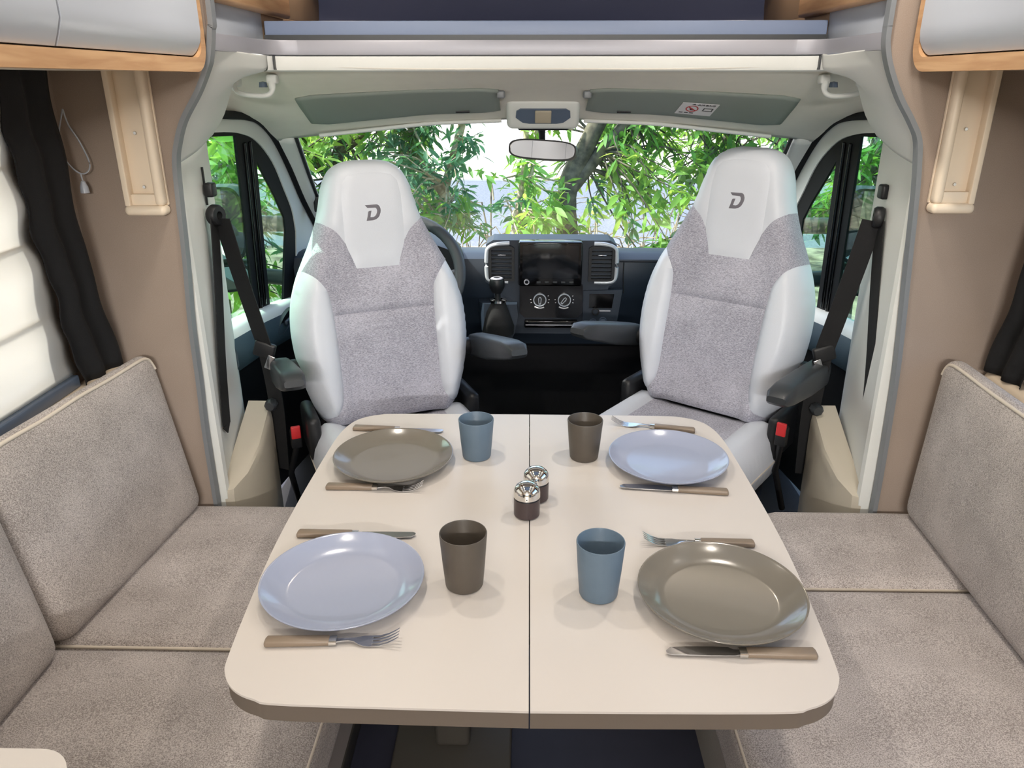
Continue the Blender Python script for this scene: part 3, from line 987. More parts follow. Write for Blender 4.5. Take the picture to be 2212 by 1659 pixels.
overhead('white overhead cabinet with oak frame above the black curtain', -.648, 1, -.3, 1.655, [.25, .70, 1.145])
overhead('white overhead cabinet with oak frame above the greige back cushion', .752, -1, -.3, 1.655, [.25, .72])

# low white cabinet whose rounded corner reaches into the view
t = thing('low_cabinet', 'low white cabinet with rounded worktop corner at the end of the bench', 'cabinet', (-.75, .3, 0))
r = .05
poly = [(XL + .005, .0), (-.52, .0), (-.52, .668 - r)] + [(-.52 - r + r * math.cos(R(q)), .668 - r + r * math.sin(R(q))) for q in range(0, 91, 10)] + [(XL + .005, .668)]
local(prism('worktop', poly, [], lambda a, b, z: (a, b, z), .70, .72, 'table_top', t, 30), t)
body = [(XL + .005, .01), (-.53, .01), (-.53, .655 - r)] + [(-.53 - r + r * math.cos(R(q)), .655 - r + r * math.sin(R(q))) for q in range(0, 91, 10)] + [(XL + .005, .655)]
local(prism('carcass', body, [], lambda a, b, z: (a, b, z), 0, .70, 'wall_cream', t, 30), t)
local(softbox('grab_edge', (.09, .30, .05), 'piping', t, r=.024, center=(-.478, .512, .688), n=(3, 6, 2)), t)

# ------------------------------------------------------------------ table
T = thing('dining_table', 'cream two-leaf dining table with grey edge, set for four', 'table', (.006, 1.195, 0))
def table_half(sgn):
    side = [(0, .738), (.30, .743), (.352, .751), (.385, .768), (.405, .795), (.413, .83), (.425, .97), (.432, 1.10), (.433, 1.24), (.430, 1.40), (.425, 1.52), (.413, 1.585), (.392, 1.622), (.355, 1.643), (.30, 1.650), (0, 1.653)]
    sm = [(p.x, p.y) for p in smooth_path([(a, b, 0) for a, b in side], 4)]
    if sgn < 0: sm = [(-a + .0, b) for a, b in sm]
    return [(a + .006 + sgn * .0009, b) for a, b in sm]
def inset(poly, d):
    c = (.006, 1.195)
    return [((a - c[0]) * (1 - d / .42) + c[0] if abs(a - c[0]) > .002 else a, (b - c[1]) * (1 - d / .455) + c[1]) for a, b in poly]
zz = lambda a, b, z: (a, b, z)
for sgn in (-1, 1):
    P = table_half(sgn)
    leaf = local(prism('table_leaf', P, [], zz, .7165, .720, 'table_top', T, 30), T)
    n = len(P)
    lp = inset(P, .0015)
    local(prism('edge_band', lp, [], zz, .690, .7168, 'table_edge', T, 30), T)
local(span('pedestal', (-.205, 1.32, .03), (-.125, 1.40, .69), 'dark_metal', T, .01), T)
local(span('foot_plate', (-.30, 1.22, 0.0), (-.03, 1.50, .03), 'dark_metal', T, .006), T)
local(span('support_frame', (-.26, .95, .655), (.26, 1.5, .69), 'dark_metal', T, .004), T)
local(tube('release_lever', [(.10, .98, .66), (.10, .93, .60)], .006, 'chrome', T), T)
local(lathe('release_knob', [(0, 0), (.010, .0), (.012, .015), (.006, .028), (0, .03)], 'plastic_black', T, 16, (.10, .925, .572)), T)

# ------------------------------------------------------------------ plates, cups, cutlery, shakers
prof_plate = [(0, .004), (.083, .004), (.090, .0052), (.100, .0088), (.112, .0145), (.1215, .0205), (.1240, .0222), (.1255, .0218), (.1250, .0200), (.113, .0115), (.100, .0045), (.088, .0008), (.075, 0), (0, 0)]
def plate(label, mat, loc, k=1.0):
    t = lathe('dinner_plate', [(r_ * k, z_) for r_, z_ in prof_plate], mat, None, 72, sharp=60)
    t.location = loc
    return tag(t, label, 'plate', 'plates on the table')
plate('glossy pale blue plate on the cabin side of the table, by the taupe cup', 'plate_blue', (-.283, .982, .7202))
plate('glossy taupe plate beside the blue cup, on the long seat cushion side', 'plate_taupe', (.296, .965, .7202))
plate('glossy taupe plate in front of the driver seat', 'plate_taupe', (-.274, 1.402, .7202), .975)
plate('glossy pale blue plate in front of the passenger seat', 'plate_blue', (.290, 1.408, .7202), .965)
prof_cup = [(0, .004), (.026, .004), (.0275, .006), (.0345, .0885), (.0352, .0900), (.0362, .0900), (.0367, .0888), (.0330, .040), (.0296, .0030), (.0285, .0008), (.026, 0), (0, 0)]
def cup(label, mat, loc, k=1.0):
    o = lathe('drinking_cup', [(r_, z_ * k) for r_, z_ in prof_cup], mat, None, 56, sharp=60)
    o.location = loc
    return tag(o, label, 'cup', 'cups on the table')
cup('matt dark taupe cup beside the pale blue plate with a fork in front', 'cup_taupe', (-.096, .996, .7202), 1.05)
cup('matt blue cup beside the large taupe plate with a knife in front', 'cup_blue', (.112, .977, .7202), 1.05)
cup('matt blue grey cup at the far table edge near the driver seat', 'cup_blue', (-.105, 1.435, .7202), .96)
cup('matt taupe cup at the far table edge near the passenger seat', 'cup_taupe', (.120, 1.436, .7202), .96)

def flat_handle(t, l0, l1, w0, w1, z0):
    rings = []
    for x, k in ((l0, .75), (l0 + .003, 1), (l1 - .002, 1), (l1, .92)):
        w = (w0 + (w1 - w0) * (x - l0) / (l1 - l0)) * k / 2
        h = .0048 * k
        rings.append([(x, w * math.copysign(abs(math.cos(a)) ** .5, math.cos(a)), z0 + h * (1 + math.copysign(abs(math.sin(a)) ** .5, math.sin(a))) ) for a in [2 * PI * q / 16 for q in range(16)]])
    return loft('handle', rings, 'cutlery_handle', t, 40)
def ferrule(t, x0, x1, w):
    rings = [[(x, w / 2 * math.copysign(abs(math.cos(a)) ** .5, math.cos(a)), .0002 + .0044 * (1 + math.copysign(abs(math.sin(a)) ** .5, math.sin(a)))) for a in [2 * PI * q / 16 for q in range(16)]] for x in (x0, x1)]
    return loft('ferrule', rings, 'chrome', t, 40)
def knife(label):
    t = thing('table_knife', label, 'knife', group='knives on the table')
    flat_handle(t, 0, .095, .019, .0155, .0003)
    ferrule(t, .0945, .1055, .0155)
    out = [(.105, -.005), (.112, -.0055), (.118, -.0095), (.14, -.0105), (.175, -.010), (.198, -.0078), (.205, -.001), (.2045, .0035), (.200, .0062), (.15, .0072), (.112, .0066), (.105, .005)]
    prism('blade', out, [], lambda a, b, z: (a, b, z), .0035, .0052, 'steel', t, 30)
    return t
def fork(label):
    t = thing('table_fork', label, 'fork', group='forks on the table')
    flat_handle(t, 0, .090, .018, .0155, .0003)
    ferrule(t, .0895, .100, .0155)
    zc = lambda x: .0045 + .004 * math.sin(min(1, max(0, (x - .10) / .03)) * PI) * .4 + (-.0025 * math.sin((x - .125) / .063 * PI) + .012 * max(0, (x - .15) / .038) ** 2 if x > .125 else 0)
    rings = []
    for x, w, h in ((.099, .0075, .0022), (.106, .0055, .0022), (.116, .0050, .0020), (.124, .0075, .0016), (.131, .0155, .0012), (.137, .0205, .0010), (.145, .0225, .0010), (.150, .0225, .0010)):
        z = zc(x)
        rings.append([(x, -w / 2, z - h / 2), (x, 0, z - h / 2 - .0006), (x, w / 2, z - h / 2), (x, w / 2, z + h / 2), (x, 0, z + h / 2 - .0006), (x, -w / 2, z + h / 2)])
    loft('fork_head', rings, 'steel', t, 50)
    for k in range(4):
        y = (-1.5 + k) * .0062
        pr = []
        for x, w in ((.149, .0042), (.16, .0034), (.172, .0030), (.182, .0026), (.188, .0014)):
            z = zc(x)
            pr.append([(x, y - w / 2, z - .0006), (x, y + w / 2, z - .0006), (x, y + w / 2, z + .0006), (x, y - w / 2, z + .0006)])
        loft('tine', pr, 'steel', t, 50)
    return t
K = knife('steel table knife half hidden behind the pale blue plate by the taupe cup')
K.location = (-.396, 1.126, .7202); K.rotation_euler = (0, 0, R(.5))
dup(K, (.399, .844, .7202), R(179.7), 'steel table knife lying clear in front of the large taupe plate by the blue cup')
dup(K, (-.392, 1.560, .7202), R(-3.1), 'steel table knife behind the taupe plate, next to the driver seat')
dup(K, (.385, 1.286, .7202), R(174.5), 'steel table knife in front of the pale blue plate of the passenger seat')
Fk = fork('steel table fork lying in front of the pale blue plate at the rounded table corner')
Fk.location = (-.364, .852, .7202); Fk.rotation_euler = (0, 0, R(2.7))
dup(Fk, (.387, 1.112, .7202), R(178.5), 'steel table fork behind the large taupe plate near the blue cup')
dup(Fk, (-.387, 1.292, .7202), R(-.9), 'steel table fork in front of the taupe plate of the driver seat')
dup(Fk, (.377, 1.561, .7202), R(166.9), 'steel table fork at the far table edge by the passenger seat')

def shaker(label, loc, k):
    t = thing('salt_shaker', label, 'shaker', loc, group='shakers on the table')
    lathe('glass_body', [(0, 0), (.0205, 0), (.0235, .003), (.0238, .036), (0, .036)], 'shaker_dark', t, 40)
    lathe('collar', [(.0236, .0355), (.0228, .037), (.0228, .0385), (.0236, .0392)], 'plastic_black', t, 40)
    lathe('dome_lid', [(0, .0665), (.007, .0660), (.014, .0638), (.0195, .0595), (.0228, .0540), (.0240, .048), (.0241, .0392), (0, .0392)], 'chrome', t, 40, sharp=60)
    lathe('lid_hole', [(0, .0004), (.0011, .0004), (.0011, -.0004), (0, -.0004)], 'plastic_black', t, 10, (0, -.0241, .0435), axis='Y')
    return t
shaker('dark salt shaker with chrome dome lid, fully visible in front of its twin', (.001, 1.204, .7202), 1)
shaker('dark pepper shaker with chrome dome lid, half hidden behind its twin', (.018, 1.262, .7202), 1)
# ------------------------------------------------------------------ captain seats
VW = [(0, .185), (.012, .198), (.03, .208), (.10, .230), (.16, .243), (.22, .2505), (.28, .251), (.34, .243), (.40, .224), (.45, .200), (.50, .174), (.555, .150), (.60, .136), (.64, .126), (.672, .113), (.697, .094), (.712, .066), (.718, .034)]
VWs = [(p.x, p.y) for p in smooth_path([(a, b, 0) for a, b in VW], 4)]
_vv = np.array([p[0] for p in VWs]); _ww = np.array([p[1] for p in VWs])
def Wv(v): return float(np.interp(v, _vv, _ww))
SIL = [(w, v) for v, w in VWs] + [(-w, v) for v, w in reversed(VWs)]
SILD = [(w, -.09 if v == 0 else v) for w, v in SIL]
def sil_part(v0, v1, s):
    return [(s * Wv(v0), v0)] + [(s * w, v) for v, w in VWs if v0 < v < v1] + [(s * Wv(v1), v1)]
def curve2(pts, n=5): return [(p.x, p.y) for p in smooth_path([(a, b, 0) for a, b in pts], n)]

LOGO = [(530, 690), (820, 685), (865, 700), (895, 735), (915, 790), (917, 840), (905, 890), (870, 970), (835, 1010), (790, 1040), (740, 1057), (690, 1065), (540, 1070), (575, 960), (600, 850), (625, 835), (685, 830), (660, 915), (645, 985), (720, 985), (755, 970), (785, 940), (812, 890), (824, 840), (815, 795), (790, 765), (590, 760), (560, 730)]

def captain_seat(label, loc, rz, tall=1.0, tilts=(0, 0)):
    t = thing('captain_seat', label, 'seat', loc, rz, 'swivelled cab seats')
    tilt = R(11)
    # backrest frame: u across, v up the back, depth towards the sitter (-y)
    hinge = Vector((0, 0, .545))
    upv = Vector((0, math.sin(tilt), math.cos(tilt)))
    fwv = Vector((0, -math.cos(tilt), math.sin(tilt)))
    def mp(U, V, D):
        return np.stack([U, hinge.y + tall * V * upv.y + D * fwv.y, hinge.z + tall * V * upv.z + D * fwv.z], 1)
    def front(U, V):
        P = np.stack([U, V], 1)
        d = dist_to_loop(P, SILD)
        k = np.clip(d / .055, 0, 1)
        D = .062 * np.sqrt(np.clip(1 - (1 - k) ** 2, 0, 1))
        au = np.abs(U)
        bol = np.clip((au - .105) / .07, 0, 1); bol = bol * bol * (3 - 2 * bol)
        D = D + .030 * bol * np.clip((.50 - V) / .12, 0, 1) * np.clip(k * 1.2, 0, 1)
        D = D - .012 * np.exp(-((V - .46) / .10) ** 2) * np.clip(k, 0, 1) + .010 * np.exp(-((V - .16) / .12) ** 2)
        return D, mp
    def back(U, V):
        P = np.stack([U, V], 1)
        d = dist_to_loop(P, SIL)
        k = np.clip(d / .05, 0, 1)
        return -.065 * np.sqrt(np.clip(1 - (1 - k) ** 2, 0, 1)), mp
    b = thing('backrest', None, None, (0, 0, 0)); b.parent = t
    patch('back_shell', SIL, back, 'leather', b, .02, 0, .01, 0)
    hb_pts = [(.060, .425), (.068, .452), (.078, .478), (.088, .503), (.105, .527), (.126, .543)]
    hr = curve2(hb_pts) + [(Wv(.558), .558)]
    hl_ = [(-a, v) for a, v in hr]
    yoke_top = hr
    # head: centre panel and surrounding wing panel
    ctr = curve2([(.060, .425), (.068, .452), (.078, .478), (.083, .495)]) + [(.083, .56), (.082, .62), (.076, .655), (.060, .672), (.03, .678), (0, .680)]
    ctr_l = [(-a, v) for a, v in reversed(ctr[:-1])]
    patch('head_centre', ctr + ctr_l, front, 'leather', b, .011, .005, .012)
    wing = [(.083, .495)] + [q for q in hr if q[1] > .497] + sil_part(.558, .718, 1)[1:] + list(reversed(sil_part(.558, .718, -1)[1:])) + [q for q in reversed(hl_) if q[1] > .497] + [(-.083, .495)]
    inner = [(-a, v) for a, v in [q for q in ctr if q[1] > .496]]
    wing = wing + inner + list(reversed([q for q in ctr if q[1] > .496][:-1]))
    patch('head_wing', wing, front, 'leather', b, .011, .004, .010)
    # side bolsters
    bi = curve2([(.1465, .36), (.1420, .30), (.1400, .20), (.1400, .11), (.146, .06), (.165, .028)])
    top = curve2([(Wv(.432), .432), (.186, .418), (.166, .398), (.152, .375), (.1465, .36)])
    for s in (1, -1):
        lp = [(s * a, v) for a, v in top + bi[1:]] + [(s * Wv(.012), .012)] + sil_part(.012, .432, s)[1:-1]
        patch('bolster', lp, front, 'leather', b, .012, .008, .012)
    # fabric: upper yoke between head and bolsters, lower panel below the cross seam
    vs_ = .305
    iu = float(np.interp(-vs_, [-q[1] for q in bi], [q[0] for q in bi]))
    yr = [(iu, vs_)] + [q for q in reversed(bi) if q[1] > vs_ + .002] + list(reversed(top))[1:] + sil_part(.432, .558, 1)[1:] + list(reversed(hr))[1:]
    patch('fabric_upper', yr + [(-a, v) for a, v in reversed(yr)], front, 'seat_fabric', b, .010, .009, .007)
    lr = [q for q in bi if q[1] < vs_ - .002]
    lo = [(iu, vs_)] + lr + [(Wv(.012), .012), (Wv(0), 0)]
    patch('fabric_lower', lo + [(-a, v) for a, v in reversed(lo)], front, 'seat_fabric', b, .010, .009, .007)
    # embroidered emblem
    cx, cy, sc_ = 725, 880, .00011
    lg = [((x - cx) * sc_, .572 - (y - cy) * sc_) for x, y in LOGO]
    patch('emblem', lg, lambda U, V: (front(U, V)[0] + .0050, mp), 'logo_grey', b, .004, .0012, .002, .004)
    # cushion
    L_, Wc = .45, .245
    co = []
    for cx_, cy_, rr, a0 in ((Wc - .05, -.05, .05, 0), (-Wc + .05, -.05, .05, 90), (-Wc + .11, -L_ + .11, .11, 180), (Wc - .11, -L_ + .11, .11, 270)):
        for k in range(9):
            a = R(a0 + 90 * k / 8)
            co.append((cx_ + rr * math.cos(a), cy_ + rr * math.sin(a)))
    def cm(U, V, D): return np.stack([U, V, .475 + D], 1)
    def ctop(U, V):
        d = dist_to_loop(np.stack([U, V], 1), co)
        k = np.clip(d / .06, 0, 1)
        D = .065 * np.sqrt(np.clip(1 - (1 - k) ** 2, 0, 1))
        bol = np.clip((np.abs(U) - .10) / .07, 0, 1)
        return D + .018 * bol * bol * (3 - 2 * bol) * np.clip(k * 1.3, 0, 1), cm
    def cbot(U, V):
        d = dist_to_loop(np.stack([U, V], 1), co)
        k = np.clip(d / .04, 0, 1)
        return -.085 * np.sqrt(np.clip(1 - (1 - k) ** 2, 0, 1)), cm
    c = thing('seat_base', None, None, (0, 0, 0)); c.parent = t
    patch('cushion_shell', co, cbot, 'leather', c, .02, 0, .01, 0)
    def cross(s):   # clip the outline at |u| = .145
        q = [p for p in co if s * p[0] > .145]
        q.sort(key=lambda p: p[1])
        yb = min(p[1] for p in q); yt = max(p[1] for p in q)
        return q, yb, yt
    for s in (1, -1):
        q, yb, yt = cross(s)
        lp = [(s * .145, yb - .004)] + q + [(s * .145, yt)]
        patch('bolster', lp, ctop, 'leather', c, .013, .006, .012)
    _, yb, yt = cross(1)
    mid = [(-.145, yt), (-.145, yb - .004)] + sorted([p for p in co if abs(p[0]) < .145 and p[1] < -.3], key=lambda p: p[0]) + [(.145, yb - .004), (.145, yt)]
    patch('fabric_top', mid, ctop, 'seat_fabric', c, .013, .005, .010)
    tube('seam', [(p[0] * 1.001, p[1] * 1.001, .470) for p in co], .0022, 'piping', c, 6, closed=True)
    # armrests
    for s, up_ in ((-1, tilts[0]), (1, tilts[1])):
        a = thing('armrest', None, None, (0, 0, 0)); a.parent = t
        y0, z0 = 0.0, .0
        pts = []
        for yy, h0, h1, w in ((.05, -.030, .020, .050), (.03, -.040, .030, .058), (-.10, -.036, .032, .062), (-.24, -.022, .032, .062), (-.29, -.014, .026, .058), (-.305, -.004, .012, .046)):
            xc = s * .292
            rw = w / 2
            ring = []
            for q in range(16):
                an = 2 * PI * q / 16
                ca, sa = math.cos(an), math.sin(an)
                ring.append((xc + rw * math.copysign(abs(ca) ** .4, ca), y0 + yy, z0 + (h0 + h1) / 2 + (h1 - h0) / 2 * math.copysign(abs(sa) ** .4, sa)))
            pts.append(ring)
        loft('arm_pad', pts, 'plastic_dark', a, 45).data.transform(Matrix.Translation((0, .01, .715)) @ Matrix.Rotation(R(-up_), 4, 'X'))
        lathe('pivot', [(0, .03), (.022, .03), (.026, .024), (.026, -.02), (0, -.02)], 'plastic_black', a, 20).data.transform(Matrix.Translation((s * .255, .035, .705)) @ Matrix.Rotation(R(90), 4, 'Y'))
    # recliner covers, pedestal, belt buckle
    for s in (-1, 1):
        span('recliner_cover', (s * .232 - .018, -.10, .47), (s * .232 + .018, .06, .60), 'plastic_black', t, .015)
    span('swivel_plate', (-.21, -.43, .33), (.21, -.04, .39), 'plastic_black', t, .01)
    span('pedestal', (-.19, -.40, .0), (.19, -.06, .33), 'plastic_black', t, .01)
    return t
sL = captain_seat('white leather and grey cloth swivel seat in front of the steering wheel', (-.405, 2.06, 0), R(24), 1.0, (12, 12))
sR = captain_seat('white leather and grey cloth swivel seat on the passenger side, turned to the table', (.545, 2.125, 0), R(-37), 1.045, (14, 3))

def buckle(label, loc, rz):
    t = thing('belt_buckle', label, 'buckle', loc, rz, 'seat belt buckles')
    span('housing', (-.015, -.012, -.055), (.015, .012, 0), 'plastic_black', t, .004)
    span('release_button', (-.013, -.016, -.024), (.013, -.006, .014), 'red', t, .003)
    tube('stalk', [(0, 0, -.05), (-.02, .05, -.16), (.0, .10, -.30)], .009, 'plastic_black', t, 8)
    return t
buckle('red seat belt buckle low beside the driver seat cushion', (-.650, 1.93, .545), R(24))
buckle('red seat belt buckle low beside the passenger seat cushion', (.688, 1.880, .590), R(-37))

# ------------------------------------------------------------------ seat belts on the pillars
def belt(label, m):
    g = (lambda p: p) if m < 0 else (lambda p: (0.075 - p[0] + .012 * max(0, 1.2 - p[2]), p[1], p[2]))
    t = thing('seat_belt', label, 'seat belt', g((-.77, 1.85, .6)), group='seat belts')
    def L(o): return local(o, t)
    ax = g((-.785, 1.88, 1.17))
    L(span('height_slot', tuple(min(a, b) for a, b in zip(g((-.790, 1.885, 1.17)), g((-.786, 1.890, 1.26)))), tuple(max(a, b) for a, b in zip(g((-.790, 1.885, 1.17)), g((-.786, 1.890, 1.26)))), 'plastic_black', t, .0005))
    L(box('adjuster', (.024, .030, .034), g((-.775, 1.885, 1.207)), 'plastic_black', t, .006))
    loop = lathe('guide_loop', [(.010, .012), (.022, .012), (.026, .006), (.026, -.006), (.022, -.012), (.010, -.012), (.010, .012)], 'plastic_black', t, 24)
    loop.data.transform(Matrix.Translation(g((-.765, 1.872, 1.148))) @ Matrix.Rotation(R(90), 4, 'Y') @ Matrix.Rotation(R(20), 4, 'X'))
    L(loop)
    # webbing strand into the pillar and strand to the floor
    w1 = smooth_path([g(p) for p in ((-.768, 1.868, 1.14), (-.770, 1.84, .98), (-.772, 1.80, .80), (-.774, 1.775, .63))], 6)
    v, f_ = sweep(w1, rect(.0025, .047), up=(0, 1, 0.02))
    L(mesh('webbing', v, f_, 'belt_black', t))
    tip = w1[-1]
    pt = [(tip.x, tip.y - .0235, tip.z), (tip.x, tip.y + .0235, tip.z), (tip.x, tip.y, tip.z - .024)]
    L(mesh('webbing_tip', [(x - .0014, y, z) for x, y, z in pt] + [(x + .0014, y, z) for x, y, z in pt], [(0, 1, 2), (3, 5, 4), (0, 3, 4, 1), (1, 4, 5, 2), (2, 5, 3, 0)], 'belt_black', t))
    w2 = smooth_path([g(p) for p in ((-.752, 1.872, 1.14), (-.738, 1.90, 1.0), (-.722, 1.93, .86), (-.712, 1.95, .76), (-.705, 1.96, .60), (-.715, 1.97, .40))], 6)
    v, f_ = sweep(w2, rect(.047, .0025), up=(0.3, 1, 0.02))
    L(mesh('webbing', v, f_, 'belt_black', t))
    L(box('tongue_cover', (.058, .016, .044), g((-.713, 1.945, .775)), 'plastic_black', t, .006, rot=ry3(R(18 * -m))))
    L(box('tongue', (.020, .004, .040), g((-.700, 1.935, .742)), 'steel', t, .002, rot=ry3(R(24 * -m))))
    kn = L(lathe('floor_knob', [(0, .016), (.012, .016), (.017, .010), (.017, -.010), (0, -.010)], 'plastic_dark', t, 8, (0, 0, 0), axis='Y'))
    kn.data.transform(Matrix.Translation(t.location)); kn.location = Vector(g((-.712, 1.94, .615))) - Vector(t.location)
    return t
belt('black seat belt with chrome tongue on the pillar beside the driver seat', -1)
belt('black seat belt with chrome tongue on the pillar beside the passenger seat', 1)

# grab handles under the arch
for m, lb in ((-1, 'cream grab handle under the cab arch above the driver door'), (1, 'cream grab handle under the cab arch above the passenger door')):
    g = (lambda p: p) if m < 0 else (lambda p: (.083 - p[0],) + tuple(p[1:]))
    t = thing('grab_handle', lb, 'handle', g((-.70, 2.06, 1.43)), group='grab handles')
    pth = smooth_path([g(p) for p in ((-.735, 2.02, 1.446), (-.728, 2.02, 1.428), (-.70, 2.025, 1.420), (-.66, 2.03, 1.419), (-.645, 2.035, 1.430), (-.645, 2.04, 1.452))], 6)
    local(tube('grip', pth, .0085, 'cab_cream', t, 12, ry=.006), t)
    for p in ((-.735, 2.035, 1.45), (-.645, 2.05, 1.457)):
        local(box('mount', (.026, .03, .022), g(p), 'cab_cream', t, .006), t)
    local(lathe('coat_hook', [(0, 0), (.011, 0), (.009, .012), (0, .014)], 'lens_grey', t, 14, g((-.672, 2.055, 1.438))), t)

# ------------------------------------------------------------------ sun visors, sticker, dome lamp, mirror
def hl_z(x, y):      # headliner height, bilinear through its control rows
    ys = [r[5][1] for r in hl_rows]
    zs = [float(np.interp(x, [p[0] for p in r], [p[2] for p in r])) for r in hl_rows]
    return float(np.interp(y, ys, zs))
def visor(label, x0, x1, inner_left):
    t = thing('sun_visor', label, 'visor', ((x0 + x1) / 2, 2.36, 1.38), group='sun visors')
    rows = []
    for k, y in enumerate((2.215, 2.25, 2.31, 2.375, 2.395)):
        row = []
        for j in range(13):
            x = x0 + (x1 - x0) * j / 12
            e = min(j, 12 - j)
            yy = y + (.012 * (1 if k < 2 else -1) if e == 0 else 0)
            row.append((x, yy, hl_z(x, yy) - .009 + (.006 if k in (0, 4) else 0)))
        rows.append(row)
    o = grid_surface('visor_panel', rows, 'visor', t, thick=.006, sub=2); local(o, t)
    xi = x1 - .03 if not inner_left else x0 + .03
    local(tube('finger_grip', [(xi - (.06 if not inner_left else -.06), 2.365, hl_z(xi, 2.365) - .016), (xi - (.10 if not inner_left else -.10), 2.365, hl_z(xi, 2.365) - .016)], .004, 'plastic_black', t, 8), t)
    hx_ = x1 + .006 if not inner_left else x0 - .006
    local(box('hinge_clip', (.022, .05, .02), (hx_, 2.26, hl_z(hx_, 2.26) - .006), 'edge_grey', t, .004), t)
    # lower lip between visor and windscreen
    pth = [(x0 + (x1 - x0) * j / 12, 2.455, hl_z(x0 + (x1 - x0) * j / 12, 2.455) - .004) for j in range(13)]
    local(tube('lip', pth, .006, 'cab_cream', t, 8), t)
    return t
visor('grey green sun visor over the windscreen on the driver side, without sticker', -.645, -.085, False)
visor('grey green sun visor over the windscreen with a white airbag sticker', .165, .735, True)
st = thing('airbag_sticker', 'white airbag warning sticker on the sun visor', 'sticker', (.475, 2.355, 0))
def on_v(a, b, t_):   # a along x, b up the visor (towards the living area), proud by t_
    x, y = .475 + a, 2.315 - b
    return (x - st.location.x, y - st.location.y, hl_z(x, y) - .0135 - t_)
prism('paper', [(-.055, -.040), (.047, -.040), (.055, .040), (-.047, .040)], [], on_v, 0, .001, 'sticker', st)
ring_o = [(-.014 + .018 * math.cos(2 * PI * k / 24), .003 + .021 * math.sin(2 * PI * k / 24)) for k in range(24)]
ring_i = [(-.014 + .0145 * math.cos(2 * PI * k / 24), .003 + .017 * math.sin(2 * PI * k / 24)) for k in range(24)]
prism('ban_ring', ring_o, [ring_i], on_v, .001, .0016, 'print_red', st)
prism('ban_bar', [(-.027, .013), (-.024, .017), (-.001, -.007), (-.004, -.011)], [], on_v, .001, .0016, 'print_red', st)
prism('child_seat_mark', [(-.022, .008), (-.014, .008), (-.012, -.002), (-.004, -.002), (-.004, -.008), (-.018, -.008)], [], on_v, .001, .0015, 'print_black', st)
prism('booklet_mark', [(.016, -.008), (.044, -.008), (.045, .012), (.018, .012)], [[(.019, -.005), (.041, -.005), (.042, .009), (.021, .009)]], on_v, .001, .0015, 'print_black', st)
prism('warning_triangle', [(-.020, .029), (-.008, .029), (-.013, .038)], [], on_v, .001, .0015, 'print_black', st)
for k in range(3):
    x_ = -.046 + k * .015
    prism('print_line', [(x_, -.029), (x_ + .011, -.029), (x_ + .012, -.024), (x_ + .001, -.024)], [], on_v, .001, .0015, 'print_black', st)
fc_ = bpy.data.curves.new('airbag_lettering', 'FONT')
fc_.body = 'AIRBAG'; fc_.size = .0145; fc_.align_x = 'LEFT'; fc_.extrude = .0003
ft = bpy.data.objects.new('lettering_curve', fc_); COL.objects.link(ft)
fc_.materials.append(MATS['print_black'])
fme = bpy.data.meshes.new_from_object(ft.evaluated_get(bpy.context.evaluated_depsgraph_get()))
bpy.data.objects.remove(ft)
fo = bpy.data.objects.new('lettering', fme); COL.objects.link(fo); fo.parent = st
p0 = Vector(on_v(-.004, .027, .0016)); px_ = Vector(on_v(.04, .027, .0016)) - p0; py_ = Vector(on_v(-.004, .037, .0016)) - p0
px_.normalize(); py_ = (py_ - px_ * py_.dot(px_)).normalized(); pz_ = px_.cross(py_)
fo.matrix_local = Matrix.Translation(p0) @ Matrix((px_, py_, pz_)).transposed().to_4x4()

dl = thing('dome_lamp', 'cream overhead console with grey twin lamp above the rear-view mirror', 'lamp', (.04, 2.38, 1.375))
rot = rx3(R(-52))
def dlp(o, c, r_=rot):
    o.data.transform(Matrix.Translation(Vector(c)) @ r_.to_4x4()); return o
dlp(softbox('console', (.215, .115, .055), 'cab_cream', dl, r=.018, n=(4, 4, 2)), (0, 0.005, .0))
oval = [(-.078, -.018), (-.066, -.026), (.066, -.026), (.078, -.018), (.080, .004), (.060, .022), (.04, .026), (-.04, .026), (-.060, .022), (-.080, .004)]
dlp(prism('lamp_lens', oval, [], lambda a, b, z: (a, b, -.0275 - z), 0, .004, 'lens_grey', dl), (0, 0.005, .0))
dlp(span('switch', (-.024, -.022, -.036), (.024, .022, -.029), 'lens_beige', dl, .003), (0, 0.005, .0))
span('sensor_base', (-.075, .055, -.062), (.080, .085, -.044), 'plastic_black', dl, .006)

rm = thing('rear_view_mirror', 'black framed rear-view mirror hanging from the windscreen top', 'mirror', (.042, 2.52, 1.25))
out = []
for k in range(40):
    a = 2 * PI * k / 40
    ca, sa = math.cos(a), math.sin(a)
    out.append((.109 * math.copysign(abs(ca) ** .55, ca), .031 * math.copysign(abs(sa) ** .62, sa) + .0))
inn_ = [(a * .955, b * .86) for a, b in out]
mm = (Matrix.Translation((0, 0, 0)) @ Matrix.Rotation(R(2.5), 4, 'Y') @ Matrix.Rotation(R(-13), 4, 'Z') @ Matrix.Rotation(R(-9), 4, 'X'))
for nm, lp, hs, t0, t1, mt in (('frame', out, [inn_], -.006, .02, 'plastic_black'), ('housing', out, [], .018, .03, 'plastic_black'), ('mirror_glass', inn_, [], -.002, .016, 'mirror_glass')):
    prism(nm, lp, hs, lambda a, b, t_: (a, t_, b), t0, t1, mt, rm).data.transform(mm)
tube('stem', [(0, .02, .02), (-.002, .015, .05), (-.005, -.01, .085)], .011, 'plastic_black', rm, 10, scales=[.9, 1.0, 1.5])

